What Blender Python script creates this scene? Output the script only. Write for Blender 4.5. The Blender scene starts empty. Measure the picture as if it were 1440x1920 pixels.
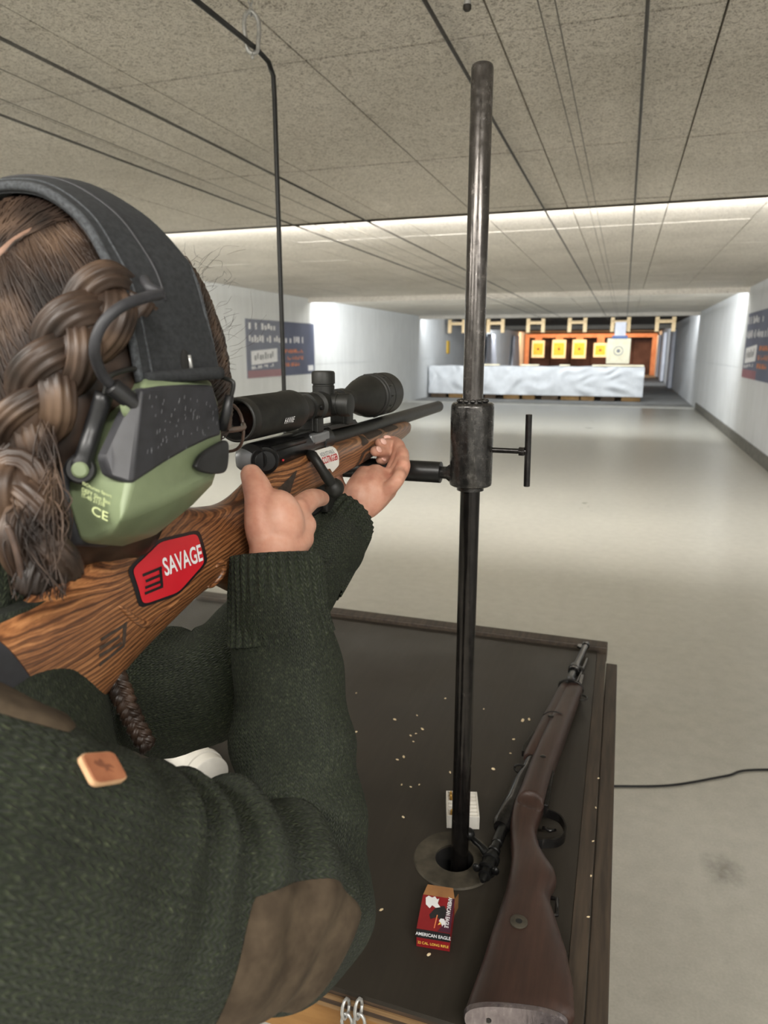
import bpy, bmesh, math, random
import numpy as np
from mathutils import Vector, Matrix, noise as mnoise
random.seed(7); rng = np.random.RandomState(11)
S = bpy.context.scene
COL = S.collection

# ------------------------------------------------------------------ camera
CZ = 1.55                                   # eye height of the photographer
FPX = 1300.0                                # focal length in pixels of the 1440 x 1920 frame
YAW = math.atan(452 / math.hypot(1300, 305)); PIT = math.atan(305 / 1300)
cd = bpy.data.cameras.new('camera'); cam = bpy.data.objects.new('camera', cd); COL.objects.link(cam)
cd.sensor_fit = 'VERTICAL'; cd.sensor_height = 36.0; cd.lens = FPX / 1920 * 36.0
cd.clip_start = 0.02; cd.clip_end = 200
cam.location = (0, 0, CZ); cam.rotation_euler = (math.pi / 2 - PIT, 0, YAW)
cd.dof.use_dof = True; cd.dof.focus_distance = 0.75; cd.dof.aperture_fstop = 9.0
S.camera = cam

# ------------------------------------------------------------------ world, exposure
w = bpy.data.worlds.new('world'); S.world = w; w.use_nodes = True
w.node_tree.nodes['Background'].inputs[0].default_value = (0.55, 0.6, 0.7, 1)
w.node_tree.nodes['Background'].inputs[1].default_value = 0.02
S.view_settings.view_transform = 'Standard'; S.view_settings.look = 'None'
S.view_settings.exposure = 0.38; S.view_settings.gamma = 1.0
S.view_settings.use_curve_mapping = False

# ------------------------------------------------------------------ lights of the hall
def area(name, loc, rot, sx, sy, watts, col):
    l = bpy.data.lights.new(name, 'AREA'); l.shape = 'RECTANGLE'; l.size = sx; l.size_y = sy
    l.energy = watts; l.color = col
    o = bpy.data.objects.new(name, l); COL.objects.link(o); o.location = loc; o.rotation_euler = rot
    return o
XL, XR, XM, HW = -6.15, 1.9, -2.125, 8.05
D2R = math.radians
COOL = (0.93, 0.97, 1.0); NEUT = (1.0, 0.975, 0.94); WARM = (1.0, 0.62, 0.34); BRIGHT = (1.0, 0.985, 0.955)
# fixtures over the firing line, behind the photographer
NEAR_LAMPS = [(-3.0, -0.75), (-0.9, -0.75), (0.95, -0.75), (-1.9, -2.4), (0.4, -2.4)]
for lx, ly in NEAR_LAMPS:
    area('ceiling_lamp_light', (lx, ly, 2.425), (0, 0, 0), 1.15, 0.28, 36, NEUT)
# tubes hidden behind each downstand, throwing light down the range
BAFFLES = (5.27, 13.4, 21.6, 33.0)
for by, wt, cc in zip(BAFFLES, (225, 190, 125, 180), (BRIGHT, COOL, COOL, COOL)):
    area('baffle_light', (XM, by + 0.09, 2.515), (D2R(90 - 14), 0, 0), 7.6, 0.05, wt, cc)
area('trap_light', (-2.2, 43.6, 2.45), (D2R(62), 0, 0), 7.4, 0.2, 210, WARM)

# ------------------------------------------------------------------ small maths helpers
FW = np.array([-math.sin(YAW) * math.cos(PIT), math.cos(YAW) * math.cos(PIT), -math.sin(PIT)])
RT = np.array([math.cos(YAW), math.sin(YAW), 0.0]); UP = np.cross(RT, FW)
def ray(x, y): return FW + RT * (x - 720) / FPX - UP * (y - 960) / FPX
EYE = np.array([0, 0, CZ])
def at(x, y, d): return EYE + ray(x, y) * d                       # a point measured at picture position and distance
def onpl(x, y, ax, v):                                              # the same on a plane (v relative to the eye)
    r = ray(x, y); return EYE + r * (v / r[ax])
def W(x, y, z): return np.array([x, y, z + CZ])                     # coordinates measured from eye height
def nrm(v):
    v = np.asarray(v, float); n = np.linalg.norm(v); return v / n if n > 1e-12 else v
def catmull(P, n):
    P = np.asarray(P, float); out = []
    Q = np.vstack([2 * P[0] - P[1], P, 2 * P[-1] - P[-2]]); k = len(P) - 1
    for i in range(n):
        t = i / (n - 1) * k; s = min(int(t), k - 1); u = t - s
        a, b, c, d = Q[s], Q[s + 1], Q[s + 2], Q[s + 3]
        out.append(0.5 * ((2 * b) + (c - a) * u + (2 * a - 5 * b + 4 * c - d) * u * u + (-a + 3 * b - 3 * c + d) * u ** 3))
    return np.array(out)
def frames(P, up=(0, 0, 1)):
    P = np.asarray(P, float); T = np.gradient(P, axis=0); T = np.array([nrm(t) for t in T])
    N = []; n = np.asarray(up, float); n = nrm(n - T[0] * (n @ T[0]))
    if np.linalg.norm(n) < .5: n = nrm(np.cross(T[0], (1, 0, 0)))
    for t in T:
        n = nrm(n - t * (n @ t)); N.append(n)
    N = np.array(N); return T, N, np.cross(T, N)

# ------------------------------------------------------------------ mesh builder
class MB:
    def __init__(s): s.v = []; s.f = []; s.uv = {}; s.mi = []
    def add(s, V, F, uv=None, mi=0):
        o = len(s.v); s.v += [tuple(map(float, p)) for p in V]
        for k, f in enumerate(F):
            s.f.append(tuple(i + o for i in f)); s.mi.append(mi)
            if uv is not None: s.uv[len(s.f) - 1] = [uv[i] for i in f] if not isinstance(uv, dict) else uv[k]
        return s
    def box(s, a, b, mi=0):
        x0, y0, z0 = a; x1, y1, z1 = b
        return s.add([(x0, y0, z0), (x1, y0, z0), (x1, y1, z0), (x0, y1, z0), (x0, y0, z1), (x1, y0, z1), (x1, y1, z1), (x0, y1, z1)],
                     [(0, 3, 2, 1), (4, 5, 6, 7), (0, 1, 5, 4), (1, 2, 6, 5), (2, 3, 7, 6), (3, 0, 4, 7)], mi=mi)
    def rings(s, R, cap=True, uv=None, close=True):
        n = len(R[0]); V = [p for r in R for p in r]; F = []; U = {}
        for i in range(len(R) - 1):
            for j in range(n if close else n - 1):
                k = (j + 1) % n
                F.append((i * n + j, i * n + k, (i + 1) * n + k, (i + 1) * n + j))
                if uv is not None:
                    U[len(F) - 1] = [uv(i, j), uv(i, j + 1), uv(i + 1, j + 1), uv(i + 1, j)]
        if cap:
            F.append(tuple(range(n - 1, -1, -1))); F.append(tuple((len(R) - 1) * n + j for j in range(n)))
            if uv is not None:
                U[len(F) - 2] = [uv(0, j) for j in range(n - 1, -1, -1)]; U[len(F) - 1] = [uv(len(R) - 1, j) for j in range(n)]
        return s.add(V, F, uv=U if uv is not None else None)
    def tube(s, P, r, n=10, cap=True, up=(0, 0, 1)):
        P = np.asarray(P, float); T, N, B = frames(P, up)
        rr = r if hasattr(r, '__len__') else [r] * len(P)
        R = [[P[i] + rr[i] * (math.cos(a) * N[i] + math.sin(a) * B[i]) for a in np.arange(n) * 2 * math.pi / n] for i in range(len(P))]
        return s.rings(R, cap)
    def cyl(s, a, b, r, n=24, r2=None):
        return s.tube([a, b], [r, r if r2 is None else r2], n)
    def lathe(s, o, axis, prof, n=32, cap=True):
        axis = nrm(axis); u = nrm(np.cross(axis, (0, 0, 1) if abs(axis[2]) < .9 else (1, 0, 0))); v = np.cross(axis, u)
        o = np.asarray(o, float)
        R = [[o + axis * h + max(r, 1e-5) * (math.cos(a) * u + math.sin(a) * v) for a in np.arange(n) * 2 * math.pi / n] for h, r in prof]
        return s.rings(R, cap)
    def ell(s, c, r, n=20, m=12, R=None):
        c = np.asarray(c, float); RR = []
        for i in range(1, m):
            th = math.pi * i / m
            ring = []
            for j in range(n):
                a = 2 * math.pi * j / n
                p = np.array([r[0] * math.sin(th) * math.cos(a), r[1] * math.sin(th) * math.sin(a), -r[2] * math.cos(th)])
                ring.append(c + (R @ p if R is not None else p))
            RR.append(ring)
        return s.rings(RR, True)
    def extrude(s, poly, d):
        poly = [np.asarray(p, float) for p in poly]; d = np.asarray(d, float); n = len(poly)
        V = poly + [p + d for p in poly]
        return s.add(V, [tuple(range(n - 1, -1, -1)), tuple(range(n, 2 * n))] + [(i, (i + 1) % n, n + (i + 1) % n, n + i) for i in range(n)])
    def mesh(s, name):
        me = bpy.data.meshes.new(name); me.from_pydata(s.v, [], s.f)
        if s.uv:
            l = me.uv_layers.new(name='UVMap')
            for p in me.polygons:
                if p.index in s.uv:
                    for li, c in zip(p.loop_indices, s.uv[p.index]): l.data[li].uv = c
        if any(s.mi):
            for p in me.polygons: p.material_index = s.mi[p.index]
        return me
def recalc(me):
    b = bmesh.new(); b.from_mesh(me); bmesh.ops.recalc_face_normals(b, faces=b.faces); b.to_mesh(me); b.free()
def link(name, me, mats, parent=None, smooth=None, bevel=None, seg=2, sub=0, fixn=True, solid=None):
    if fixn: recalc(me)
    o = bpy.data.objects.new(name, me); COL.objects.link(o)
    for m in (mats if isinstance(mats, (list, tuple)) else [mats]): me.materials.append(m)
    if parent is not None:
        o.parent = parent; o.matrix_parent_inverse = Matrix.Translation(-Vector(parent.get('_o', (0, 0, 0))))
    if solid is not None:
        m = o.modifiers.new('solid', 'SOLIDIFY'); m.thickness = solid; m.offset = 0
    if bevel:
        m = o.modifiers.new('bevel', 'BEVEL'); m.width = bevel; m.segments = seg; m.limit_method = 'ANGLE'; m.angle_limit = D2R(35)
    if sub:
        m = o.modifiers.new('sub', 'SUBSURF'); m.levels = sub; m.render_levels = sub
    if smooth is not None:
        for p in me.polygons: p.use_smooth = True
        if smooth < 180:
            me.set_sharp_from_angle(angle=D2R(smooth))
    return o
def part(name, mb, mats, parent, smooth=40, **k): return link(name, mb.mesh(name), mats, parent, smooth, **k)
def thing(name, label, cat, loc, group=None):
    o = bpy.data.objects.new(name, None); COL.objects.link(o); o.location = tuple(map(float, loc)); o.empty_display_size = .05
    o['label'] = label; o['category'] = cat; o['_o'] = tuple(map(float, loc))
    if group: o['group'] = group
    return o
def single(name, mb, mats, label, cat, group=None, smooth=40, **k):
    o = link(name, mb.mesh(name), mats, None, smooth, **k); o['label'] = label; o['category'] = cat
    if group: o['group'] = group
    return o
def struct(name, mb, mats, smooth=None, **k):
    o = link(name, mb.mesh(name), mats, None, smooth, **k); o['kind'] = 'structure'; return o
def evaluated(o):
    dg = bpy.context.evaluated_depsgraph_get(); dg.update(); e = o.evaluated_get(dg)
    me = bpy.data.meshes.new_from_object(e, depsgraph=dg); return me
def remeshed(mb, voxel, smooth_it=6, fac=.5):
    me = mb.mesh('tmp'); recalc(me)
    o = bpy.data.objects.new('tmp', me); COL.objects.link(o)
    m = o.modifiers.new('r', 'REMESH'); m.mode = 'VOXEL'; m.voxel_size = voxel
    if smooth_it:
        m = o.modifiers.new('s', 'SMOOTH'); m.iterations = smooth_it; m.factor = fac
    r = evaluated(o); bpy.data.objects.remove(o); return r
def letters(txt, shear=0.0, bold=0.0):
    return text2d(txt, 1.0, shear, 'CENTER', bold)
def text2d(txt, size=1.0, shear=0.0, align='CENTER', bold=0.0, space=1.0):
    c = bpy.data.curves.new('t', 'FONT'); c.body = txt; c.size = size; c.shear = shear; c.align_x = align; c.align_y = 'CENTER'
    c.offset = bold * size; c.space_character = space; c.resolution_u = 3
    o = bpy.data.objects.new('t', c); COL.objects.link(o); me = evaluated(o); bpy.data.objects.remove(o)
    V = np.array([v.co[:2] for v in me.vertices]); F = [tuple(p.vertices) for p in me.polygons]; return V, F

# ------------------------------------------------------------------ materials
def lin(c):
    return tuple(((x / 12.92) if x <= .04045 else ((x + .055) / 1.055) ** 2.4) for x in c) + (1.0,)
def rgb(r, g, b): return lin((r / 255, g / 255, b / 255))
class NT:
    def __init__(s, name):
        s.m = bpy.data.materials.new(name); s.m.use_nodes = True; s.t = s.m.node_tree; s.n = s.t.nodes
        s.b = s.n['Principled BSDF']; s.out = s.n['Material Output']
    def nd(s, t, **k):
        n = s.n.new(t)
        for a, v in k.items(): setattr(n, a, v)
        return n
    def set(s, sock, v):
        if hasattr(v, 'is_linked') or hasattr(v, 'links'): s.t.links.new(v, sock)
        else: sock.default_value = v
    def coord(s, k='Object', scale=(1, 1, 1)):
        if k == 'Pos': o = s.nd('ShaderNodeNewGeometry').outputs['Position']
        else: o = s.nd('ShaderNodeTexCoord').outputs[k]
        mp = s.nd('ShaderNodeMapping'); mp.inputs['Scale'].default_value = scale; s.set(mp.inputs['Vector'], o); return mp.outputs[0]
    def noise(s, vec, scale, detail=4, rough=.55, dist=0):
        n = s.nd('ShaderNodeTexNoise'); s.set(n.inputs['Vector'], vec); n.inputs['Scale'].default_value = scale
        n.inputs['Detail'].default_value = detail; n.inputs['Roughness'].default_value = rough; n.inputs['Distortion'].default_value = dist
        return n.outputs['Fac']
    def ramp(s, fac, stops, interp='LINEAR'):
        r = s.nd('ShaderNodeValToRGB'); r.color_ramp.interpolation = interp; e = r.color_ramp.elements
        while len(e) < len(stops): e.new(.5)
        for i, (p, c) in enumerate(stops):
            e[i].position = p; e[i].color = c if len(c) == 4 else lin(c)
        s.set(r.inputs[0], fac); return r.outputs['Color']
    def math(s, op, a, b=0.0, c=None):
        n = s.nd('ShaderNodeMath', operation=op); s.set(n.inputs[0], a); s.set(n.inputs[1], b)
        if c is not None: s.set(n.inputs[2], c)
        return n.outputs[0]
    def mix(s, f, a, b, mode='MIX'):
        n = s.nd('ShaderNodeMix', data_type='RGBA', blend_type=mode); s.set(n.inputs[0], f); s.set(n.inputs[6], a); s.set(n.inputs[7], b); return n.outputs[2]
    def bump(s, h, strength=.3, dist=.001, prev=None):
        n = s.nd('ShaderNodeBump'); n.inputs['Strength'].default_value = strength; n.inputs['Distance'].default_value = dist
        s.set(n.inputs['Height'], h)
        if prev is not None: s.set(n.inputs['Normal'], prev)
        return n.outputs[0]
    def done(s, col=None, rough=None, metal=None, normal=None, **k):
        if col is not None: s.set(s.b.inputs['Base Color'], col)
        if rough is not None: s.set(s.b.inputs['Roughness'], rough)
        if metal is not None: s.set(s.b.inputs['Metallic'], metal)
        if normal is not None: s.set(s.b.inputs['Normal'], normal)
        for a, v in k.items(): s.set(s.b.inputs[a.replace('_', ' ')], v)
        return s.m
def pm(name, c1, c2, scale=20, rough=.5, metal=0.0, bump=0.0, bd=.001, stretch=(1, 1, 1), coord='Object', detail=5, lo=.35, hi=.65, **k):
    t = NT(name); v = t.coord(coord, stretch); f = t.noise(v, scale, detail)
    return t.done(t.ramp(f, [(lo, c1), (hi, c2)]), rough, metal, t.bump(f, bump, bd) if bump else None, **k)
def m_woodwool():
    t = NT('wood wool board'); v = t.coord('Pos')
    n1 = t.noise(v, 27, 2, .5, 2.4); n2 = t.noise(v, 48, 2, .5, 2.0)
    r1 = t.math('ABSOLUTE', t.math('SUBTRACT', n1, .5)); r2 = t.math('ABSOLUTE', t.math('SUBTRACT', n2, .5))
    fib = t.math('MINIMUM', t.math('MULTIPLY', r1, 7.0), t.math('MULTIPLY', r2, 8.0))
    big = t.noise(v, 1.3, 3); spot = t.noise(v, 5.0, 3, .6)
    c = t.ramp(fib, [(0.0, rgb(250, 247, 241)), (.22, rgb(236, 232, 224)), (.75, rgb(176, 170, 161))])
    c = t.mix(1.0, c, t.ramp(big, [(.3, (.92, .91, .89)), (.7, (1, .99, .975))]), 'MULTIPLY')
    c = t.mix(t.ramp(spot, [(.71, (0, 0, 0)), (.78, (.5, .5, .5))]), c, rgb(225, 220, 208))
    return t.done(c, .95, 0, t.bump(t.math('SUBTRACT', 1.0, fib), .5, .004))
def m_floor():
    t = NT('coated concrete floor'); v = t.coord('Pos')
    n = t.noise(v, 1.2, 6, .6); f = t.noise(v, 14, 6, .65); sp = t.noise(v, 140, 3)
    c = t.ramp(n, [(.25, rgb(166, 164, 154)), (.75, rgb(180, 177, 166))])
    c = t.mix(.4, c, t.ramp(f, [(.3, rgb(156, 153, 143)), (.7, rgb(190, 187, 177))]))
    c = t.mix(.08, c, t.ramp(sp, [(.3, (.4, .4, .38)), (.7, (.9, .9, .88))]))
    # a scuffed dark stain beside the bench
    s = t.nd('ShaderNodeVectorMath', operation='DISTANCE'); t.set(s.inputs[0], t.coord('Pos', (1, .75, 1))); s.inputs[1].default_value = (.4, 1.54, 0)
    st = t.math('MULTIPLY', t.math('SUBTRACT', 1.0, t.math('MULTIPLY', s.outputs['Value'], 11.0)), t.noise(v, 30, 4, .7))
    c = t.mix(t.ramp(st, [(.1, (0, 0, 0)), (.5, (.8, .8, .8))]), c, rgb(82, 78, 70))
    return t.done(c, t.ramp(n, [(.3, (.56,) * 3), (.7, (.6,) * 3)]), 0, t.bump(f, .03, .002), Specular_IOR_Level=.35)
def m_wall(name, a, b):
    t = NT(name); v = t.coord('Pos'); vs = t.coord('Pos', (1, 1, .12))
    n = t.noise(v, 1.1, 5, .6); s = t.noise(vs, 7, 4, .6)
    c = t.mix(.5, t.ramp(n, [(.3, a), (.7, b)]), t.ramp(s, [(.3, a), (.7, b)]))
    return t.done(c, .85, 0, t.bump(t.noise(v, 30, 5), .25, .004))
def m_knit(name, ca, cb, cw=.0048, rh=.0040, rib=False):
    t = NT(name); uv = t.nd('ShaderNodeTexCoord').outputs['UV']
    sx = t.nd('ShaderNodeSeparateXYZ'); 
    jit = t.nd('ShaderNodeTexNoise'); jit.inputs['Scale'].default_value = 120; t.set(jit.inputs['Vector'], uv)
    off = t.nd('ShaderNodeVectorMath', operation='MULTIPLY_ADD'); t.set(off.inputs[0], jit.outputs['Color']); off.inputs[1].default_value = (.0016, .0016, 0); t.set(off.inputs[2], uv)
    t.set(sx.inputs[0], off.outputs[0])
    u = t.math('DIVIDE', sx.outputs[0], cw); vv = t.math('DIVIDE', sx.outputs[1], rh)
    fu = t.math('SUBTRACT', t.math('FRACT', u), .5); au = t.math('ABSOLUTE', fu)
    ph = t.math('ADD', vv, t.math('MULTIPLY', au, 1.5))
    st = t.math('ADD', t.math('MULTIPLY', t.math('COSINE', t.math('MULTIPLY', ph, 2 * math.pi)), .5), .5)
    colp = t.math('SUBTRACT', 1.0, t.math('POWER', t.math('ABSOLUTE', t.math('SUBTRACT', t.math('MULTIPLY', au, 4.0), 1.0)), 2.0))
    h = t.math('MULTIPLY', st, colp)
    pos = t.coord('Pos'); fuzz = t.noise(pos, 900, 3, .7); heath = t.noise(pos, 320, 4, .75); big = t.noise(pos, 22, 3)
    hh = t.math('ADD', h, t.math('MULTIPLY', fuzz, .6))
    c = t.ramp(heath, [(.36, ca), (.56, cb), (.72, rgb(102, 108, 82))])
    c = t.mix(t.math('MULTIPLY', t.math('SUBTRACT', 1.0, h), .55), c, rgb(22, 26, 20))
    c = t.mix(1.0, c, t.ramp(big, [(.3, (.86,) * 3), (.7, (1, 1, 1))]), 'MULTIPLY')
    return t.done(c, .95, 0, t.bump(hh, 1.0, .0024), Specular_IOR_Level=.12, Sheen_Weight=.06, Sheen_Roughness=.6)
def m_laminate():
    t = NT('laminated walnut stock'); v = t.coord('Object')
    warp = t.nd('ShaderNodeTexNoise'); warp.inputs['Scale'].default_value = 1.0; t.set(warp.inputs['Vector'], t.coord('Object', (34, 9, 34))); warp.inputs['Detail'].default_value = 3
    sp = t.nd('ShaderNodeSeparateXYZ'); t.set(sp.inputs[0], v)
    # layers follow the line of the comb, so the carved sides cut through them
    base = t.math('ADD', t.math('MULTIPLY', sp.outputs[2], 1650.0), t.math('MULTIPLY', sp.outputs[0], 900.0))
    base = t.math('ADD', base, t.math('MULTIPLY', sp.outputs[1], -150.0))
    base = t.math('ADD', base, t.math('MULTIPLY', warp.outputs['Fac'], 24.0))
    s = t.math('ADD', t.math('MULTIPLY', t.math('SINE', base), .5), .5)
    fine = t.noise(t.coord('Object', (400, 22, 400)), 1.0, 4, .7)
    pore = t.noise(t.coord('Object', (1500, 60, 1500)), 1.0, 2, .6)
    s2 = t.math('ADD', t.math('MULTIPLY', t.math('SINE', t.math('ADD', t.math('MULTIPLY', base, 2.37), t.math('MULTIPLY', fine, 3.0))), .5), .5)
    zone = t.noise(t.coord('Object', (26, 7, 26)), 1.0, 2)
    f = t.math('ADD', t.math('ADD', t.math('MULTIPLY', t.math('MULTIPLY', s, zone), .50), t.math('MULTIPLY', s2, .16)), t.math('MULTIPLY', fine, .62))
    c = t.ramp(f, [(.20, rgb(48, 28, 18)), (.38, rgb(86, 53, 32)), (.58, rgb(132, 86, 52)), (.85, rgb(176, 124, 80))])
    c = t.mix(t.ramp(pore, [(.55, (0, 0, 0)), (.75, (.55,) * 3)]), c, rgb(40, 24, 15))
    g = t.ramp(t.math('MULTIPLY', t.math('SUBTRACT', sp.outputs[1], .66), 5.0), [(0, (0, 0, 0)), (1, (.5, .5, .5))])
    c = t.mix(g, c, rgb(124, 98, 74))
    return t.done(c, .38, 0, t.bump(fine, .12, .0006), Coat_Weight=.15, Coat_Roughness=.3)
def m_oldwood():
    t = NT('oiled dark walnut'); f = t.noise(t.coord('Object', (160, 10, 160)), 1.0, 5, .65); b = t.noise(t.coord('Object', (14, 5, 14)), 1.0, 4)
    c = t.mix(.5, t.ramp(f, [(.3, rgb(30, 20, 17)), (.7, rgb(62, 42, 35))]), t.ramp(b, [(.3, rgb(36, 24, 20)), (.7, rgb(68, 47, 39))]))
    return t.done(c, .42, 0, t.bump(f, .15, .0006))
def m_bench():
    t = NT('worn dark brown bench top'); f = t.noise(t.coord('Object', (90, 6, 30)), 1.0, 5, .6); b = t.noise(t.coord('Object'), 3.5, 5, .6)
    sc = t.noise(t.coord('Object', (60, 9, 60)), 3.0, 3, .7)
    c = t.mix(.5, t.ramp(f, [(.3, rgb(38, 34, 29)), (.7, rgb(50, 45, 39))]), t.ramp(b, [(.3, rgb(38, 35, 31)), (.7, rgb(56, 51, 44))]))
    c = t.mix(t.ramp(sc, [(.72, (0, 0, 0)), (.82, (.35,) * 3)]), c, rgb(120, 110, 95))
    return t.done(c, t.ramp(b, [(.3, (.6,) * 3), (.7, (.74,) * 3)]), 0, t.bump(f, .1, .0006), Specular_IOR_Level=.25)
def m_steel(name, a, b, c_, rough=.38, scale=30):
    t = NT(name); v = t.coord('Object'); f = t.noise(v, scale, 6, .7); g = t.noise(t.coord('Object', (1, 1, .25)), scale * 2.2, 5, .7)
    c = t.mix(.5, t.ramp(f, [(.35, a), (.6, b), (.75, c_)]), t.ramp(g, [(.35, a), (.6, b), (.75, c_)]))
    return t.done(c, t.ramp(f, [(.3, (rough - .1,) * 3), (.7, (rough + .15,) * 3)]), .75, t.bump(g, .25, .0006))
def m_skin():
    t = NT('skin'); v = t.coord('Object'); n = t.noise(v, 38, 4, .6); f = t.noise(v, 420, 3)
    c = t.ramp(n, [(.3, rgb(180, 124, 104)), (.52, rgb(196, 146, 124)), (.7, rgb(203, 158, 138))])
    return t.done(c, .48, 0, t.bump(f, .12, .0008), Subsurface_Weight=.12, Subsurface_Radius=(.008, .003, .0015), Specular_IOR_Level=.35)
def m_hair(name, a, b, c_):
    t = NT(name); v = t.coord('Object'); oi = t.nd('ShaderNodeTexNoise'); t.set(oi.inputs['Vector'], v); oi.inputs['Scale'].default_value = 42; oi.inputs['Detail'].default_value = 1
    c = t.ramp(oi.outputs['Fac'], [(.32, a), (.52, b), (.72, c_)])
    return t.done(c, .44, 0, None, Specular_IOR_Level=.35)
def m_pane():
    t = NT('scuffed clear acrylic'); tr = t.nd('ShaderNodeBsdfTransparent'); tr.inputs[0].default_value = (.97, .97, .96, 1)
    df = t.nd('ShaderNodeBsdfTranslucent'); df.inputs[0].default_value = (.85, .85, .84, 1)
    d2 = t.nd('ShaderNodeBsdfDiffuse'); d2.inputs[0].default_value = (.85, .85, .84, 1)
    a = t.nd('ShaderNodeAddShader'); t.t.links.new(df.outputs[0], a.inputs[0]); t.t.links.new(d2.outputs[0], a.inputs[1])
    gl = t.nd('ShaderNodeBsdfGlossy'); gl.inputs['Roughness'].default_value = .25
    m = t.nd('ShaderNodeMixShader'); n = t.noise(t.coord('Object', (1, 1, 1)), 9, 5)
    t.set(m.inputs[0], t.ramp(n, [(.3, (.10,) * 3), (.7, (.17,) * 3)])); t.t.links.new(tr.outputs[0], m.inputs[1]); t.t.links.new(a.outputs[0], m.inputs[2])
    m2 = t.nd('ShaderNodeMixShader'); m2.inputs[0].default_value = .03; t.t.links.new(m.outputs[0], m2.inputs[1]); t.t.links.new(gl.outputs[0], m2.inputs[2])
    t.t.links.new(m2.outputs[0], t.out.inputs[0]); return t.m
def m_glass():
    t = NT('clear lens'); tr = t.nd('ShaderNodeBsdfTransparent'); tr.inputs[0].default_value = (.95, .96, .95, 1)
    gl = t.nd('ShaderNodeBsdfGlossy'); gl.inputs['Roughness'].default_value = .03
    n = t.noise(t.coord('Object'), 30, 2); m = t.nd('ShaderNodeMixShader'); t.set(m.inputs[0], t.ramp(n, [(.3, (.03,) * 3), (.7, (.06,) * 3)]))
    t.t.links.new(tr.outputs[0], m.inputs[1]); t.t.links.new(gl.outputs[0], m.inputs[2]); t.t.links.new(m.outputs[0], t.out.inputs[0]); return t.m
def m_emit(name, col, st):
    t = NT(name); n = t.noise(t.coord('Object'), 8, 2)
    t.set(t.b.inputs['Emission Color'], t.ramp(n, [(.3, col), (.7, col)])); t.b.inputs['Emission Strength'].default_value = st; return t.m

K = {}
K['wool'] = m_woodwool(); K['floor'] = m_floor()
K['slab'] = pm('ceiling slab', rgb(70, 64, 55), rgb(92, 85, 74), 3, .95)
K['wallL'] = m_wall('white painted wall', rgb(206, 208, 208), rgb(226, 228, 228))
K['wallR'] = m_wall('pale grey painted wall', rgb(196, 198, 198), rgb(218, 220, 222))
K['skirt'] = pm('dark skirting', rgb(92, 90, 84), rgb(112, 110, 102), 9, .7)
K['dkfloor'] = pm('grey range floor', rgb(118, 118, 116), rgb(140, 140, 138), 2, .7)
K['kerb'] = pm('pale kerb', rgb(205, 205, 200), rgb(225, 225, 220), 5, .7)
K['tarp'] = pm('white tarpaulin', rgb(214, 218, 222), rgb(232, 236, 240), 3, .45)
K['timber'] = pm('brown timber', rgb(120, 92, 52), rgb(152, 118, 70), 8, .7, stretch=(1, 1, 6))
K['dktimber'] = pm('dark timber', rgb(70, 56, 40), rgb(92, 74, 54), 8, .7)
K['pine'] = pm('pale pine', rgb(226, 196, 146), rgb(240, 214, 170), 6, .6, stretch=(4, 4, .6))
K['plank'] = pm('cream plank', rgb(232, 222, 190), rgb(244, 236, 208), 4, .6)
K['rubber'] = pm('reddish brown rubber blocks', rgb(92, 70, 64), rgb(132, 100, 92), .9, .9, bump=.3, bd=.05)
K['beam'] = pm('orange brown beam', rgb(186, 124, 90), rgb(208, 148, 112), 2, .7)
K['card'] = pm('cream target card', rgb(236, 228, 196), rgb(246, 240, 214), 6, .8)
K['yellow'] = pm('yellow target print', rgb(236, 190, 70), rgb(246, 204, 92), 9, .8)
K['ink'] = pm('black print', rgb(20, 20, 22), rgb(34, 34, 36), 40, .6)
K['blue'] = pm('blue plastic clip', rgb(62, 92, 150), rgb(80, 110, 168), 10, .5)
K['cloth'] = pm('white hanging cloth', rgb(206, 208, 218), rgb(226, 228, 236), 2, .8)
K['bannerblue'] = pm('dark slate banner', rgb(84, 90, 112), rgb(98, 104, 126), 1.2, .6)
K['bannerred'] = pm('dark red print', rgb(136, 88, 98), rgb(152, 100, 108), 3, .6)
K['orange'] = pm('orange print', rgb(226, 132, 80), rgb(238, 148, 96), 6, .6)
K['white'] = pm('white print', rgb(226, 226, 228), rgb(240, 240, 242), 20, .6)
K['greyprint'] = pm('grey print', rgb(120, 122, 126), rgb(140, 142, 146), 20, .6)
K['cable'] = pm('dark steel cable', rgb(46, 42, 38), rgb(70, 65, 58), 60, .5, .5)
K['thin'] = pm('thin grey wire', rgb(104, 98, 88), rgb(126, 120, 108), 60, .5, .3)
K['blackrod'] = pm('black painted rod', rgb(20, 20, 19), rgb(36, 36, 34), 40, .4)
K['zinc'] = pm('galvanised steel', rgb(170, 170, 168), rgb(206, 206, 204), 60, .35, .55)
K['housing'] = pm('white lamp housing', rgb(220, 220, 215), rgb(235, 235, 230), 10, .5)
K['diffuser'] = m_emit('lamp diffuser', rgb(255, 246, 226), 6.0)
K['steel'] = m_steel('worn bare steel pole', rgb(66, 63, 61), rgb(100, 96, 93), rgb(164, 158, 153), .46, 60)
K['collar'] = m_steel('mottled steel collar', rgb(40, 39, 38), rgb(80, 78, 76), rgb(150, 146, 140), .5, 95)
K['rubbergrip'] = pm('black rubber sleeve', rgb(16, 16, 16), rgb(30, 30, 30), 80, .38, bump=.1)
K['bench'] = m_bench()
K['edge'] = pm('brown bench edging', rgb(46, 38, 31), rgb(68, 57, 46), 1.0, .6, stretch=(120, 8, 120))
K['ply1'] = pm('light plywood layer', rgb(110, 84, 54), rgb(140, 110, 74), 60, .8, stretch=(.2, 1, 3))
K['ply2'] = pm('dark plywood layer', rgb(50, 38, 28), rgb(74, 56, 40), 60, .8, stretch=(.2, 1, 3))
K['apron'] = pm('orange varnished wood', rgb(146, 104, 56), rgb(172, 128, 74), 6, .5, stretch=(1, 8, 8))
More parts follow.
